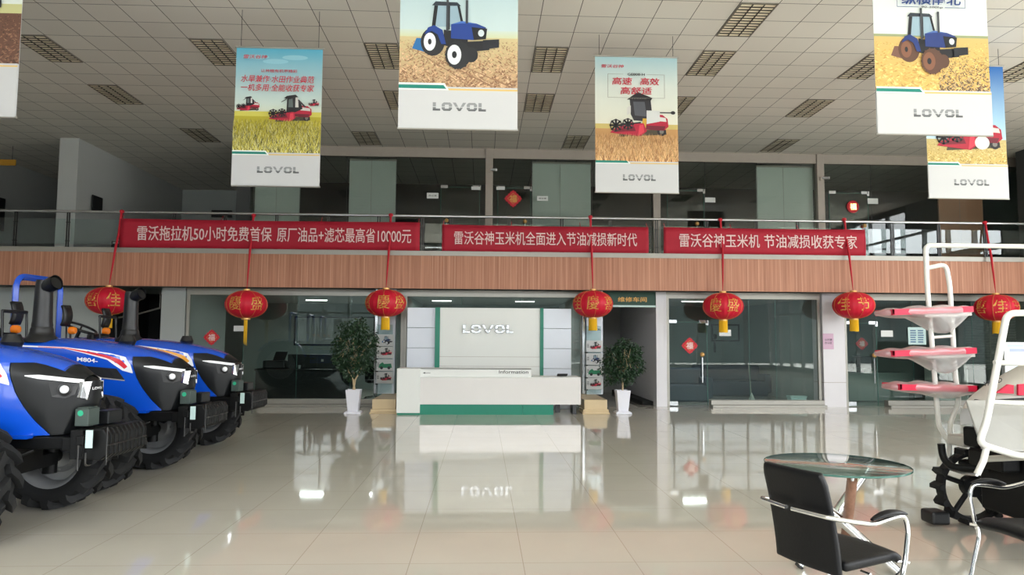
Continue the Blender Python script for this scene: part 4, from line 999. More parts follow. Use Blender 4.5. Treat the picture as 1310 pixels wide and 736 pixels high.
leg((2.78, 5.10, .66), (2.22, 4.99, .02), .033, M['chrome'])
lw_ = leg((2.47, 4.72, .66), (2.62, 5.16, .02), .034, M['wood_leg'])

# ---------------------------------------------------------------- armchairs
def armchair(loc, rz, label):
    r = thing('armchair', label, 'chair', loc, rz, 'black armchairs at the glass table')
    # faces +X locally
    W_ = .225
    def back(u, v):
        y = -W_*.96+2*W_*.96*u; z = .39+.52*v; x = -.20-.10*v**1.5-.02*math.cos(PI*(u-.5))*1.0
        k = 1-.10*max(0, (v-.85)/.15)**2
        return (x, y*k, z)
    MB().grid(back, 12, 16).build('backrest', M['leather'], r, smooth=60, solid=.035, bevel=.012)
    def seat(u, v):
        y = -W_+2*W_*v; x = -.18+.40*u; return (x, y, .435+.02*u-.03*max(0, (u-.85)/.15)**2+.012*math.sin(PI*v))
    MB().grid(seat, 12, 10).build('seat', M['leather'], r, smooth=60, solid=.05, bevel=.015)
    for s in (-1, 1):
        y = s*(W_+.035)
        pth = rounded([(-.325, s*.02, .70), (-.30, y*.96, .70), (-.18, y, .675), (-.02, y, .645), (.10, y, .665), (.205, y, .675), (.23, y, .60), (.20, y, .44), (.17, y, .36), (.27, y, .012), (-.28, y, .012), (-.3, s*.02, .012)], .05, 6)
        MB().tube(pth, .0125, 12).build('tube_frame', M['chrome'], r, smooth=60)
        def pad(u, v):
            a = 2*PI*v; x = -.03+.25*u; e = math.sin(PI*min(1, max(0, u*.94+.03)))**.4
            return (x, y+.026*e*math.cos(a), .678+.02*math.sin(PI*u)+.016*e*math.sin(a)-.008*(1-u))
        MB().grid(pad, 12, 12).build('arm_pad', M['leather'], r, smooth=60)
        MB().cyl((.19, s*W_*.9, .425), (.235, y, .425), .01, 8).cyl((-.05, s*W_*.9, .40), (-.05, y, .40), .008, 8).build('seat_bracket', M['chrome'], r)
armchair((1.93, 3.88, 0), .36, 'black chrome-armed chair with its back to us, in front of the glass table')
armchair((3.36, 4.25, 0), PI+.1, 'black armchair cut by the right frame edge, beneath the white planting machine')

# ---------------------------------------------------------------- rice transplanter
rt_ = thing('rice_transplanter', 'white and red rice transplanter with wrapped seedling trays at right edge', 'transplanter', (4.6, 5.5, 0))
O = Vector((4.6, 5.5, 0))
def W2(*p): return Vector(p)-O
FY = 6.1; NY = 4.75
def ray(px, py):
    d = fw+r2*((px-655)/FPX)-u2*((py-368)/FPX); return d
def pt_at(px, py, Y):
    d = ray(px, py); t = Y/d.y; return Vector((0, 0, EYE))+d*t
def P(px, py, Y=FY): return pt_at(px, py, Y)-O
tubeM = M['white_tube']
e1 = P(1187, 314); e2 = Vector((e1.x+1.3, e1.y, e1.z))
main = rounded([e2+Vector((.02, 0, -1.75)), e2, e1+Vector((-.02, 0, 0)), P(1186, 365), P(1197, 500), P(1201, 545), P(1214, 566)], .05, 6)
fr = MB().tube(main, .021, 12).tube(rounded([P(1187, 343), P(1210, 338), P(1215, 365), P(1222, 480), P(1227, 515), P(1216, 540), P(1215, 570), P(1213, 600)], .06, 6), .02, 12)
fr.tube([P(1192, 432), P(1219, 430)], .014, 8).tube([P(1190, 395), P(1216, 393)], .014, 8).tube([P(1197, 455), P(1222, 453)], .014, 8).tube([P(1199, 497), P(1226, 496)], .014, 8)
fr.build('seedling_rack', tubeM, rt_, smooth=50)
nr = MB().tube(rounded([P(1345, 400, NY), P(1288, 401, NY), P(1262, 540, NY), P(1252, 568, NY), P(1300, 583, NY), P(1330, 584, NY)], .06, 6), .023, 12)
nr.tube([P(1272, 464, NY), P(1340, 466, NY)], .018, 8).tube([P(1263, 514, NY), P(1340, 518, NY)], .016, 8).tube([P(1262, 574, NY), P(1258, 590, NY), P(1250, 607, NY)], .022, 10)
nr.tube([P(1340, 400, NY), P(1336, 584, NY)], .026, 10).tube([P(1330, 584, NY), P(1330, 584, NY)+Vector((0, .5, -.1))], .024, 10)
nr.build('seedling_rack', tubeM, rt_, smooth=50)
MB().tube([P(1213, 600), P(1232, 606, 5.4), P(1250, 608, NY)], .01, 6).build('rack_rod', M['steel'], rt_)
# light tray standing in the near rack
a, b, c, d = P(1272, 522, NY), P(1350, 522, NY), P(1350, 580, NY), P(1257, 574, NY)
up_ = Vector((0, .28, .03))
mb = MB().add([a+up_, b+up_, c, d, a+up_+Vector((0, .015, -.01)), b+up_+Vector((0, .015, -.01)), c+Vector((0, .015, -.01)), d+Vector((0, .015, -.01))], [(0, 1, 2, 3), (7, 6, 5, 4), (0, 4, 5, 1), (1, 5, 6, 2), (2, 6, 7, 3), (3, 7, 4, 0)])
mb.build('seedling_tray', mat('gray_tray_plastic', rgb(158, 158, 154), .35, noise=.04), rt_, bevel=.006)
def tray(xl, yl, xr, yr, sag, thick):
    A = P(xl, yl); B = P(xr, yr); d = (B-A); L = d.length; t = d.normalized(); y = Vector((0, 1, 0)); zz = t.cross(y)*-1
    if zz.z < 0: zz = -zz
    mb = MB()
    def q(u, v, h): return A+t*(L*u)+y*(-.14+.28*v)+zz*h
    for u0, u1, v0, v1, h0, h1 in ((0, 1, 0, 1, 0, .008), (0, 1, 0, .05, .008, thick), (0, 1, .95, 1, .008, thick), (0, .02, 0, 1, .008, thick), (.98, 1, 0, 1, .008, thick)):
        mb.add([q(u0, v0, h0), q(u1, v0, h0), q(u1, v1, h0), q(u0, v1, h0), q(u0, v0, h1), q(u1, v0, h1), q(u1, v1, h1), q(u0, v1, h1)], [(0, 3, 2, 1), (4, 5, 6, 7), (0, 1, 5, 4), (1, 2, 6, 5), (2, 3, 7, 6), (3, 0, 4, 7)])
    for k in range(1, 8): mb.add([q(k/8-.006, .05, .008), q(k/8+.006, .05, .008), q(k/8+.006, .95, .008), q(k/8-.006, .95, .008), q(k/8-.004, .05, .02), q(k/8+.004, .05, .02), q(k/8+.004, .95, .02), q(k/8-.004, .95, .02)], [(4, 5, 6, 7), (0, 1, 5, 4), (2, 3, 7, 6)])
    tr = mb.build('seedling_tray', M['red_plastic'], rt_)
    MB().add([q(.42, .1, -.03), q(1, .1, -.03), q(1, .9, -.03), q(.42, .9, -.03), q(.42, .1, -.004), q(1, .1, -.004), q(1, .9, -.004), q(.42, .9, -.004)], [(0, 3, 2, 1), (4, 5, 6, 7), (0, 1, 5, 4), (1, 2, 6, 5), (2, 3, 7, 6), (3, 0, 4, 7)]).build('tray_support', M['cream'], tr)
    rr = random.Random(int(xl+yl))
    def wrap(u, v):
        uu = -.1+1.2*u; a = 2*PI*v; e = math.sin(PI*min(1, max(0, (u-.0)/1.0)))**.35*(1 if u < .99 else 1); low = sag*math.exp(-((uu-.72)/.22)**2)
        ca, sa = math.cos(a), math.sin(a); hy = .165*e*math.copysign(abs(ca)**.45, ca)*(1+.04*math.sin(u*17)); hz = (thick*.7+.012)*e*math.copysign(abs(sa)**.5, sa)*(1+.2*math.sin(u*23+a*3)) + thick*.45
        if math.sin(a) < 0: hz += low*math.sin(a)*e
        return A+t*(L*uu)+y*hy+zz*hz
    MB().grid(wrap, 36, 28).build('plastic_wrap', M['plastic_wrap'], tr, smooth=80)
tray(1131, 404, 1232, 400, .17, .05)
tray(1131, 456, 1236, 452, .16, .05)
tray(1140, 498, 1238, 500, .05, .05)
# body: hood, underbody, wheel
hx = pt_at(1238, 515, 5.55).x
mb = MB()
def hoodf(u, v):
    x = hx+1.35*u; h = .17*u**.5+.33*min(1, u*2.2)**.8; w_ = .10+.26*min(1, u*1.6)**.7; a = PI*v
    top = .93+.12+h*.85; bot = .93-.02+.0*u
    s_ = math.copysign(abs(math.cos(a))**.55, math.cos(a)); zt = bot+(top-bot)*abs(math.sin(a))**.5
    return Vector((x, 5.55+w_*s_, zt))-O
mb.grid(hoodf, 20, 20); mb.build('hood', M['cream'], rt_, smooth=50)
def hq(px, py, k=.012):
    """point on the near flank of the hood along a sight line"""
    Y = 5.3
    for _ in range(6):
        q = pt_at(px, py, Y); u = min(1, max(0, (q.x-hx)/1.35)); Y = 5.55-(.10+.26*min(1, u*1.6)**.7)-k
    return pt_at(px, py, Y)-O
def hpoly(name, pts, m, th=.02):
    n = len(pts); a = [hq(*p) for p in pts]; b = [q+Vector((0, th, 0)) for q in a]
    return MB().add(a+b, [tuple(range(n)), tuple(range(n, 2*n))]+[(i, (i+1) % n, n+(i+1) % n, n+i) for i in range(n)]).build(name, m, rt_)
hpoly('headlight', [(1241, 521), (1249, 511), (1258, 513), (1257, 525), (1247, 537)], M['black'])
hpoly('side_panel', [(1275, 503), (1290, 492), (1297, 493), (1297, 504)], M['red_plastic'])
hpoly('side_panel', [(1303, 492), (1330, 490), (1330, 506), (1303, 506)], M['red_plastic'])
hpoly('side_vent', [(1264, 512), (1330, 508), (1330, 516), (1262, 518)], M['black'])
mb = MB(); put_text(mb, 'YR60D', 0, 0, 0, 0, 0, .02, fn=lambda u, v: hq(1258+24*u, 495-6*u-6*v, .016)); mb.build('lettering', M['dark_text'], rt_)
mb = MB().add([hoodf(.45, .3)+Vector((0, 0, .02)), hoodf(1.0, .3)+Vector((0, 0, .02)), hoodf(1.0, .7)+Vector((0, 0, .12)), hoodf(.45, .7)+Vector((0, 0, .08))], [(0, 1, 2, 3)]); mb.build('meter_panel', M['black'], rt_, solid=.03)
mb = MB(); cc = W2(hx+1.0, 5.55, 1.62)
mb.tube([cc+Matrix.Rotation(-.5, 3, 'Y')@Vector((.19*math.cos(a*PI/12), .19*math.sin(a*PI/12), 0)) for a in range(24)], .016, 8, True); mb.tube([cc, cc+Vector((-.12, 0, -.3))], .02, 8); mb.tube([cc+Vector((-.16, -.1, -.08)), cc, cc+Vector((.16, .1, .08))], .012, 6)
mb.build('steering_wheel', M['black'], rt_, smooth=50)
MB().tube([W2(hx+.35, 5.3, 1.25), W2(hx+.65, 5.32, 1.40), W2(hx+.8, 5.35, 1.47)], .012, 8).build('mirror_rod', M['black'], rt_)
dk0 = pt_at(1216, 556, 6.0); MB().box(W2(hx+.15, 5.25, .72), W2(hx+1.6, 5.85, .88)).build('under_deck', M['iron'], rt_, bevel=.02); MB().box(W2(dk0.x, 5.86, dk0.z-.09), W2(dk0.x+.5, 6.06, dk0.z)).build('step_deck', M['cream'], rt_, bevel=.02)
MB().box(W2(hx+.25, 5.3, .22), W2(hx+1.6, 5.8, .80)).box(W2(hx+.6, 5.75, .12), W2(hx+1.6, 6.0, .7)).box(W2(hx+.3, 4.9, .44), W2(hx+.5, 6.15, .56)).box(W2(hx+.12, 5.35, .58), W2(hx+.3, 5.75, .72)).box(W2(hx+.5, 5.0, .5), W2(hx+1.6, 5.3, .78)).build('chassis', M['iron'], rt_, bevel=.02)
MB().tube(rounded([P(1204, 568, 6.0), P(1206, 585, 6.0), P(1216, 598, 5.9), P(1265, 600, 5.7)], .08, 5), .03, 8).build('front_bumper', M['iron'], rt_, smooth=50)
def paddy_wheel(x, y, R_):
    mb = MB(); mb.lathe([(R_*.80, -.05), (R_*.88, -.05), (R_*.88, .05), (R_*.80, .05), (R_*.80, -.05)], axis='Y', n=32, cap=False)
    mb.lathe([(.03, -.05), (.09, -.04), (.09, .04), (.03, .05)], axis='Y', n=16)
    for k in range(5):
        a = 2*PI*k/5+.3; mb.tube([(.07*math.cos(a), 0, .07*math.sin(a)), (R_*.84*math.cos(a), 0, R_*.84*math.sin(a))], .022, 8)
    for k in range(14):
        a = 2*PI*k/14; q = Matrix.Rotation(-a, 3, 'Y')
        mb.add([q@Vector(p) for p in ((R_*.85, -.075, -.035), (R_*.85, .075, -.035), (R_*.85, .075, .035), (R_*.85, -.075, .035), (R_, -.07, -.012), (R_, .07, -.012), (R_, .07, .022), (R_, -.07, .022))], [(0, 3, 2, 1), (4, 5, 6, 7), (0, 1, 5, 4), (1, 2, 6, 5), (2, 3, 7, 6), (3, 0, 4, 7)])
    mb.build('paddy_wheel', M['tyre'], rt_, smooth=35, loc=W2(x, y, R_))
for y in (4.92, 6.12):
    paddy_wheel(hx+.40, y, .33)
    paddy_wheel(hx+1.75, y, .44)
MB().box(W2(hx-.02, 6.02, .02), W2(hx+.14, 6.2, .13)).build('float_block', M['black'], rt_, bevel=.02)

# ---------------------------------------------------------------- things around the glass front
def flat_sign(name, x0, x1, z0, z1, y, m, label, cat, text=None, tm='dark_text', group=None, tb_=(.15, .85, .3, .7)):
    r = MB().box((x0-(x0+x1)/2, -.006, 0), (x1-(x0+x1)/2, 0, z1-z0)).build(name, m, loc=((x0+x1)/2, y, z0)); tag(r, label, cat, group)
    if text:
        mb = MB(); w_, h_ = x1-x0, z1-z0
        for i, t in enumerate(text if isinstance(text, list) else [text]):
            n = len(text) if isinstance(text, list) else 1; hh = (tb_[3]-tb_[2])/n
            put_text(mb, t, w_*(tb_[0]-.5), w_*(tb_[1]-.5), h_*(tb_[3]-hh*(i+.85)), h_*(tb_[3]-hh*(i+.1)), -.008, .01)
        mb.build('lettering', M[tm], r)
    return r
def fu(x, y, z, s, label, flip=False, tassel=False, lit=False):
    r = thing('diamond_ornament', label, 'ornament', (x, y, z))
    mb = MB().prism([(0, -s), (s, 0), (0, s), (-s, 0)], -.006, 0)
    for k in range(4):
        a = k*PI/2
        for t in (.25, .5, .75):
            p = Vector((math.cos(a), math.sin(a)))*s*(1-t)+Vector((math.cos(a+PI/2), math.sin(a+PI/2)))*s*t
            mb.lathe([(s*.09, -.004), (s*.09, .002)], (p.x, -.004, p.y), 'Y', 8)
    mb.build('paper', M['fu_red'], r)
    mb = MB(); q = -1 if flip else 1
    put_text(mb, '福', -s*.42*q, s*.42*q, -s*.42*q, s*.42*q, -.008, .02); mb.build('lettering', M['letter_pale'] if not lit else M['gold'], r)
    mb = MB(); e = s*.62
    for a, b in (((0, -e), (e, 0)), ((e, 0), (0, e)), ((0, e), (-e, 0)), ((-e, 0), (0, -e))):
        mb.tube([(a[0], -.008, a[1]), (b[0], -.008, b[1])], s*.02, 4)
    mb.build('border', M['gold'], r)
fu(-6.32, 16.96, 1.58, .19, 'red diamond paper on the left office glass above the farthest tractor')
fu(4.98, 16.96, 1.45, .20, 'red diamond paper on the door of the right office')
fu(9.25, 17.04, 1.52, .16, 'small dim red diamond paper on the door beside the white column')
fu(.80, 18.955, 5.36, .24, 'red and gold diamond ornament on the upper floor door above the desk', False, False, True)
lr = thing('round_ornament', 'small round red glowing ornament on the upper floor door at right', 'ornament', (10.15, 18.955, 5.27))
MB().lathe([(.17, 0), (.17, -.01), (.14, -.02)], axis='Y', n=24).build('paper', M['fu_red'], lr)
mb = MB(); put_text(mb, '福', -.09, .09, -.09, .09, -.026, .02); mb.build('lettering', emit('lit_gold', rgb(255, 210, 130), 1.2), lr)

G = 'white name tags on the upper doors'
YT = 18.96
def at(px, py, Y): return pt_at(px, py, Y)
def tag_at(x0, y0, x1, y1, Y, label, text='', cat='door tag', m='tag', name='door_tag', group=G):
    a, b = at(x0, y1, Y), at(x1, y0, Y); return flat_sign(name, a.x, b.x, a.z, b.z, Y, M[m], label, cat, text or None, group=group)
tag_at(546, 247, 561, 254, YT, 'white tag with black characters on upper glass, left of the first door', '办公室')
tag_at(603, 239, 614, 243, YT, 'small blank white tag at the top corner of the first upper door')
tag_at(635, 239, 646, 243, YT, 'small blank white tag just right of the upper steel post')
tag_at(687, 251, 701, 257, YT, 'white tag with black characters on the pale upper blind', '会议室')
tag_at(902, 253, 915, 259, YT, 'blank white tag on dark upper glass right of the wheat poster')
tag_at(1110, 254, 1123, 261, YT, 'white tag right of the round red ornament on the upper floor')
tag_at(920, 422, 935, 430, 16.98, 'white tag behind the yellow tassel on the right office glass', '', 'door tag', 'tag', 'door_tag', 'white tags on the lower glass')
tag_at(1127, 423, 1142, 431, 16.98, 'white tag on the lower glass left of the stacked seedling trays', '', 'door tag', 'tag', 'door_tag', 'white tags on the lower glass')
tag_at(299, 417, 315, 424, 16.98, 'white tag on the left office glass behind the long tassel', '', 'door tag', 'tag', 'door_tag', 'white tags on the lower glass')
tag_at(1053, 427, 1066, 447, 16.89, 'pink notice on the white tiled column', ['公示牌', '办公区'], 'notice', 'pink_sign', 'wall_notice', None)
nt = tag_at(1162, 419, 1184, 441, 16.98, 'pale blue printed notice on the glass between two seedling trays', '', 'notice', 'plate', 'wall_notice', None)
mb = MB(); rr = random.Random(4)
for i in range(6):
    for j in range(2): mb.box((-.17+.19*j, -.008, .05+.055*i), (-.17+.19*j+.13+.02*rr.random(), -.006, .078+.055*i))
mb.build('lettering', mat('blue_ink', rgb(70, 110, 150), .6, noise=.02), nt)
# green workshop sign over the corridor
gs = thing('workshop_sign', 'dark green sign with yellow characters over the corridor opening', 'sign', (3.47, 17.0, 2.41))
MB().box((-.66, -.03, 0), (.7, .02, .32)).build('panel', mat('dark_green_sign', rgb(16, 66, 50), .5, noise=.03), gs)
MB().box((-.66, -.04, -.045), (.7, .03, 0)).build('bottom_trim', M['plate'], gs)
mb = MB(); put_text(mb, '维修车间', -.22, .48, .08, .20, -.034, .015, .002); mb.build('lettering', M['gold'], gs)

# security camera and blinds upstairs
cm = thing('security_camera', 'small white security camera on the upper steel post right of the third blind', 'camera', (9.25, 18.9, 6.02))
MB().cb((0, -.02, 0), (.07, .04, .1)).build('bracket', M['alu_dull'], cm)
MB().cyl((.03, -.02, .02), (.17, -.14, -.0), .035, 12).build('body', M['vinyl'], cm, smooth=40)
cm2 = copy_tree(cm); cm2.location = (.17, 18.9, 6.1); cm2['label'] = 'small white security camera on the upper steel post above the reception desk'
for q in (cm, cm2): q['group'] = 'security cameras'
def blind(x0, x1, z0, z1, y, m, label, slat=.028, name='window_blind'):
    r = thing(name, label, 'blind', ((x0+x1)/2, y, z0)); h = (x1-x0)/2; H = z1-z0; mb = MB(); n = int(H/slat/1.6)
    for k in range(n):
        z = H*k/n; mb.add([(-h, .012, z), (h, .012, z), (h, -.008, z+slat*1.55), (-h, -.008, z+slat*1.55)], [(0, 1, 2, 3)])
    mb.build('slats', m, r, keepn=True)
    MB().box((-h, -.02, H), (h, .03, H+.04)).build('head_rail', M['alu_dull'], r)
    MB().cyl((-h*.05, -.016, 0), (-h*.05, -.016, H), .004, 5).build('cord', M['alu_dull'], r)
blind(-6.12, -4.92, ZS+.01, 6.38, 19.12, M['blind'], 'gray blind behind the upper glass at its left end, below the rice poster', .05)
blind(-3.62, -2.37, ZS+.01, 6.38, 19.12, M['blind'], 'gray blind behind the upper glass left of the reception, above the first banner', .05)
blind(1.33, 2.93, ZS+.01, 6.38, 19.12, M['blind'], 'pale gray blind behind the upper glass between the two centre posters', .05)
blind(7.53, 9.12, ZS+.01, 6.38, 19.12, M['blind'], 'gray blind behind the upper glass above the right banner', .05)
blind(12.66, 13.95, ZS+.01, 6.38, 19.12, M['brown_mesh'], 'copper brown blind behind the upper glass at far right', .05)

# upstairs landing
ts = thing('wall_screen', 'large black screen on the upper landing wall at left edge', 'screen', (-13.9, 20.2, 4.6))
MB().box((0, -.8, 0), (.06, .8, .95)).build('bezel', M['black'], ts, bevel=.01); MB().box((.06, -.76, .04), (.064, .76, .91)).build('display', M['desk_black'], ts)
q = pt_at(8, 208, 19.5)
hs = thing('hanging_sign', 'small yellow sign hanging from the upper ceiling at far left', 'sign', tuple(q))
MB().box((-.3, -.015, -.08), (.25, .015, .08)).build('board', mat('dull_yellow', rgb(190, 140, 40), .6, noise=.05), hs)
MB().cyl((-.2, 0, .08), (-.2, 0, HC-q.z), .006, 6).build('cord', M['steel_dark'], hs); MB().cyl((.15, 0, .08), (.15, 0, HC-q.z), .006, 6).build('cord', M['steel_dark'], hs)
bn = thing('low_cabinet', 'black low cabinet on the upper landing behind the railing', 'cabinet', (-9.4, 19.3, ZS))
MB().box((-.7, -.25, .0), (.75, .25, .42)).build('body', M['desk_black'], bn, bevel=.01); MB().box((-.45, -.1, .42), (.6, -.05, .55)).tube([(-.5, 0, .42), (-.5, 0, .62), (.7, 0, .62)], .02, 6).build('frame', M['black'], bn)
pc = thing('wall_picture', 'small dark framed picture on the white upper landing partition', 'picture', (-10.46, 19.4, 4.95))
MB().box((-.0, -.14, 0), (.03, .35, .42)).build('frame', M['black'], pc); MB().box((.03, -.1, .04), (.034, .31, .38)).build('print', M['steel_dark'], pc)
wu = thing('air_conditioner', 'small gray wall unit high on the dim upper back wall', 'wall unit', (-9.1, 24.9, 5.75))
MB().box((-.35, 0, 0), (.35, .1, .25)).build('body', M['steel_dark'], wu, bevel=.01); MB().box((-.3, -.01, .12), (-.05, 0, .22)).box((.05, -.01, .12), (.3, 0, .22)).build('grille', M['black'], wu)

# ---------------------------------------------------------------- office interiors
def office_lamp(x, y, L, label):
    r = thing('tube_light', label, 'tube light', (x, y, ZO), 0, 'lit tube lights in the offices')
    MB().box((-L/2, -.07, -.05), (L/2, .07, 0)).build('housing', M['white'], r); MB().box((-L/2+.02, -.025, -.07), (L/2-.02, .025, -.05)).build('tube', M['tube'], r)
    l = bpy.data.lights.new('tube_glow', 'AREA'); l.shape = 'RECTANGLE'; l.size = L; l.size_y = .1; l.energy = 6
    o = bpy.data.objects.new('tube_glow', l); C.objects.link(o); o.parent = r; o.location = (0, 0, -.09)
office_lamp(-4.5, 19.5, .6, 'lit tube light in the left office, behind the long-tasselled lantern')
office_lamp(-2.7, 19.5, .55, 'lit tube light in the left office, above the bushy tree')
office_lamp(-1.1, 19.3, .55, 'lit tube light above the reception backdrop, left one')
office_lamp(1.15, 19.3, .55, 'lit tube light above the reception backdrop, right one')
office_lamp(5.55, 18.6, .6, 'lit tube light in the right office beside the lantern')
# left office
def desk(x0, x1, y0, y1, h, m, label, name='office_desk'):
    r = thing(name, label, 'desk', ((x0+x1)/2, (y0+y1)/2, 0)); a, b = (x1-x0)/2, (y1-y0)/2
    MB().box((-a-.04, -b-.04, h-.05), (a+.04, b+.04, h)).build('worktop', m, r, bevel=.01)
    MB().box((-a, -b, .02), (a, -b+.03, h-.05)).build('modesty_panel', m, r)
    for s in (-1, 1): MB().box((s*a-.03, -b+.03, 0), (s*a+.03, b, h-.05)).build('side_panel', m, r)
    return r
desk(-5.65, -3.35, 18.2, 18.95, .80, M['desk_black'], 'black office desk seen through the left office glass')
mn = thing('desk_console', 'dark boxy equipment standing on the black desk in the left office', 'equipment', (-4.2, 18.6, .8))
MB().box((-.75, -.15, 0), (.75, .2, .36)).build('body', M['desk_black'], mn, bevel=.01); MB().box((-.7, -.16, .04), (.0, -.15, .32)).box((.05, -.16, .04), (.7, -.15, .32)).build('panel', M['black'], mn); MB().box((.1, -.17, .18), (.16, -.16, .24)).build('badge', M['vinyl'], mn)
pr = thing('desk_printer', 'dark printer with raised paper feed on the left end of the black desk', 'printer', (-5.25, 18.55, .8))
MB().box((-.3, -.2, 0), (.25, .2, .2)).build('body', M['black'], pr, bevel=.03); MB().add([(-.1, .0, .2), (.2, .0, .2), (.24, .12, .42), (-.06, .12, .42)], [(0, 1, 2, 3)]).build('paper_feed', M['black'], pr, solid=.01)
cu = tag(MB().lathe([(.03, 0), (.04, .09), (.036, .09), (.028, .01)], n=16).build('paper_cup', M['vinyl'], loc=(-4.62, 18.35, .8), smooth=40), 'small white cup on the front edge of the black office desk', 'cup')
fbx = thing('framed_board', 'wide dark-framed board on the back wall of the left office', 'board', (-4.6, 22.48, 1.35))
MB().box((-1.25, -.03, 0), (1.25, -.01, .04)).box((-1.25, -.03, .86), (1.25, -.01, .9)).box((-1.25, -.03, 0), (-1.21, -.01, .9)).box((1.21, -.03, 0), (1.25, -.01, .9)).build('frame', M['black'], fbx)
MB().box((-1.21, -.018, .04), (1.21, 0, .86)).build('panel', M['glass_edge'] if False else M['wall_gray'], fbx)
for i, (x, c, lab) in enumerate(((-2.42, M['plate'], 'pale gray folder board standing inside the glass behind the left display post'), (-2.22, mat('crimson_board', rgb(130, 20, 50), .5, noise=.05), 'crimson folder board standing inside the glass behind the left display post'))):
    tag(MB().box((-.08, 0, 0), (.08, .03, .75-.08*i)).build('folder_board', c, loc=(x, 17.3+.1*i, .0), bevel=.004), lab, 'board')
def office_chair(loc, rz, label, m):
    r = thing('office_chair', label, 'chair', loc, rz, 'office chairs behind the glass')
    MB().box((-.23, -.23, .44), (.23, .23, .52)).build('seat', m, r, bevel=.03); MB().box((-.23, .2, .5), (.23, .27, 1.02)).build('backrest', m, r, bevel=.03)
    mb = MB().cyl((0, 0, .08), (0, 0, .45), .03, 10)
    for k in range(5): mb.tube([(0, 0, .1), (.27*math.cos(k*2*PI/5), .27*math.sin(k*2*PI/5), .06)], .02, 6)
    mb.build('base', M['steel'], r)
    for k in range(5): MB().ball((.27*math.cos(k*2*PI/5), .27*math.sin(k*2*PI/5), .03), .03, 8, 6).build('caster', M['black'], r)
office_chair((-2.75, 18.6, 0), .3, 'dark office chair behind the bushy tree in the left office', M['desk_black'])
# right offices
def sofa(x, y, w_, label, m):
    r = thing('sofa', label, 'sofa', (x, y, 0))
    MB().box((-w_/2, -.4, .0), (w_/2, .4, .42)).build('seat', m, r, bevel=.05); MB().box((-w_/2, .2, .4), (w_/2, .42, .85)).build('backrest', m, r, bevel=.06)
    for s in (-1, 1): MB().box((s*w_/2-.1, -.4, .08), (s*w_/2+.1, .42, .62)).build('armrest', m, r, bevel=.05)
sofa(5.2, 18.6, 1.3, 'blue gray sofa behind the right office door', M['blue_gray'])
sofa(7.2, 20.6, 2.0, 'dark blue gray sofa against the back of the right office', M['blue_gray'])
hp_ = thing('wall_hanging', 'dark ornament hanging on the right office back wall', 'ornament', (7.4, 22.45, 1.45))
MB().ball((0, 0, .25), (.1, .04, .12), 8, 6).tube([(0, 0, .36), (0, 0, .55)], .01, 5).tube([(0, 0, .13), (0, 0, -.25)], .03, 6).build('knot', M['steel_dark'], hp_)
ps = thing('wall_poster_frame', 'dark framed picture on the right office back wall', 'picture', (9.3-.9, 22.45, 1.6))
MB().box((-1.1, -.02, -.05), (-.2, 0, .5)).build('frame', M['steel_dark'], ps); MB().box((-1.05, -.024, 0), (-.25, -.02, .45)).build('print', M['office_gray'], ps)
mp_ = thing('mop', 'mop leaning inside the right office glass', 'mop', (6.62, 17.35, 0))
MB().tube([(0, 0, .1), (-.05, .05, 1.05)], .012, 8).build('handle', M['alu'], mp_, smooth=40)
mb = MB()
for k in range(22):
    a = R.uniform(0, 2*PI); mb.tube([(0, 0, .3), (.05*math.cos(a), .05*math.sin(a), .18), (.1*math.cos(a), .1*math.sin(a), .01)], .008, 4)
mb.build('strands', M['blind'], mp_)
cr = thing('pale_bin', 'small pale green box on the floor inside the right office glass', 'box', (7.72, 17.3, .0))
MB().prism([(-.17, 0), (.17, 0), (.2, .2), (-.2, .2)], -.12, .12).build('body', M['plate'], cr, bevel=.01); MB().box((-.21, -.13, .2), (.21, .13, .24)).build('lid', M['plate'], cr, bevel=.01)
desk(9.6, 11.2, 18.4, 19.1, .76, M['office_gray'], 'pale gray desk behind the door beside the white column')
office_chair((9.15, 18.2, 0), 2.6, 'dark office chair just inside the door beside the white column', M['desk_black'])
office_chair((10.3, 19.6, 0), 0, 'dark office chair behind the pale gray desk', M['desk_black'])
office_chair((11.6, 18.4, 0), -.6, 'dark office chair behind the lowest seedling tray', M['desk_black'])
mo = thing('computer_monitor', 'black computer monitor on the pale gray desk', 'monitor', (10.2, 18.8, .76))
MB().box((-.26, -.02, .1), (.26, .02, .42)).build('screen', M['black'], mo, bevel=.01); MB().box((-.03, -.01, .01), (.03, .02, .12)).box((-.12, -.08, 0), (.12, .08, .012)).build('stand', M['black'], mo)
blind(12.0, 13.3, .9, 2.62, 17.25, M['blind_dark'], 'dark slatted blind behind the glass left of the last lantern', .04)
# shelf unit beside screen
sh = thing('shelf_unit', 'white shelf unit with small boxes left of the lit screen, inside the glass', 'shelf', (11.75, 17.5, 0))
MB().box((-.45, 0, 0), (-.42, .35, 1.4)).box((.42, 0, 0), (.45, .35, 1.4)).box((-.45, .33, 0), (.45, .35, 1.4)).build('side_panel', M['white'], sh)
for z in (.05, .5, .95, 1.38): MB().box((-.42, 0, z), (.42, .33, z+.025)).build('shelf', M['white'], sh)
for i, (x, z, w_, h_, m_) in enumerate(((-.2, .525, .3, .25, 'black'), (.2, .525, .2, .3, 'alu'), (-.15, .975, .35, .2, 'vinyl'), (.25, .975, .18, .25, 'black'))):
    tag(MB().box((-w_/2, 0, 0), (w_/2, .22, h_)).build('storage_box', M[m_], loc=(11.75+x, 17.55, z), bevel=.008), 'storage box on the white shelf unit, %s' % ('black on the middle shelf', 'metal grey on the middle shelf', 'white on the upper shelf', 'black on the upper shelf')[i], 'box', 'boxes on the white shelf unit')
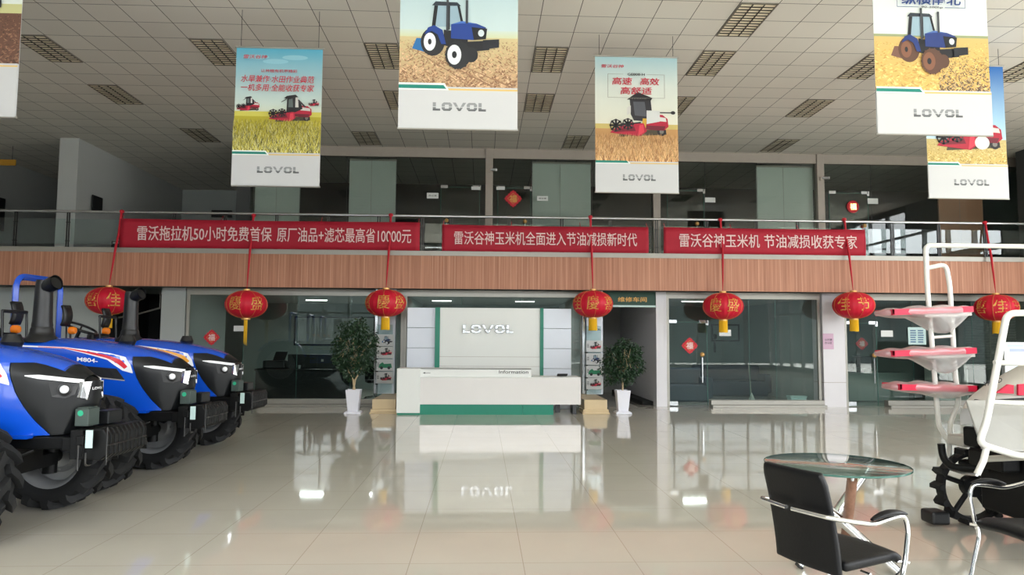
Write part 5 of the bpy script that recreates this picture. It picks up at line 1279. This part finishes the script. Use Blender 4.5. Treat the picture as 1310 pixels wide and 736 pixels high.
# lit display screen
ds = thing('display_screen', 'large lit display in a silver frame behind the white planting machine', 'screen', (11.7, 14.6, 0))
MB().box((-.75, -.05, .55), (.95, .05, .60)).box((-.75, -.05, 1.52), (.95, .05, 1.58)).box((-.75, -.05, .6), (-.68, .05, 1.52)).box((.89, -.05, .6), (.95, .05, 1.52)).box((-.68, .0, .6), (.89, .05, 1.52)).build('frame', M['screen_frame'], ds, bevel=.006)
p = Pic(); p.eps = .001
p.rect(-.68, .6, .89, 1.52, rgb(206, 232, 214), rgb(186, 220, 236)); p.rect(-.6, 1.38, .85, 1.44, rgb(150, 160, 200)); p.rect(-.62, .64, .8, .8, rgb(226, 238, 196), rgb(206, 232, 214))
for k in range(5): p.rect(-.5+.26*k, .85, -.34+.26*k, 1.3, rgb(220, 238, 240), rgb(200, 226, 240))
p.v = [(a, b-.001, c) for a, b, c in p.v]; p.build('display', M['screen'], ds)
MB().box((-.4, -.04, .06), (-.33, .04, .56)).box((.5, -.04, .06), (.57, .04, .56)).box((-.6, -.25, 0), (.75, .25, .06)).build('stand', M['screen_frame'], ds, bevel=.006)
# stacked dark chairs in the niche at left
for i, (x, y) in enumerate(((-8.45, 18.3), (-8.0, 18.6))):
    r = thing('folding_chair', ('dark slatted folding chair in the black niche, left one', 'dark slatted folding chair in the black niche, right one')[i], 'chair', (x, y, 0), .3*i, 'folding chairs in the niche')
    mb = MB()
    for s in (-1, 1): mb.tube([(s*.2, -.2, 0), (s*.2, .25, 1.55)], .015, 6).tube([(s*.2, .25, 0), (s*.2, -.2, .9)], .015, 6)
    mb.build('frame', M['steel_dark'], r)
    MB().box((-.19, .1, 1.05), (.19, .14, 1.5)).build('backrest', M['steel_dark'], r); MB().box((-.19, -.2, .8), (.19, .2, .83)).build('seat', M['steel_dark'], r)
hr = thing('coat_hook', 'pale wall lamp arm above the black niche', 'wall lamp', (-8.2, 17.9, 2.25)); MB().tube([(-.74, 0, -.2), (-.25, 0, -.1), (.2, .1, .05)], .022, 8).cyl((.2, .1, .05), (.2, .1, .48), .012, 8).build('arm', M['alu'], hr, smooth=40)
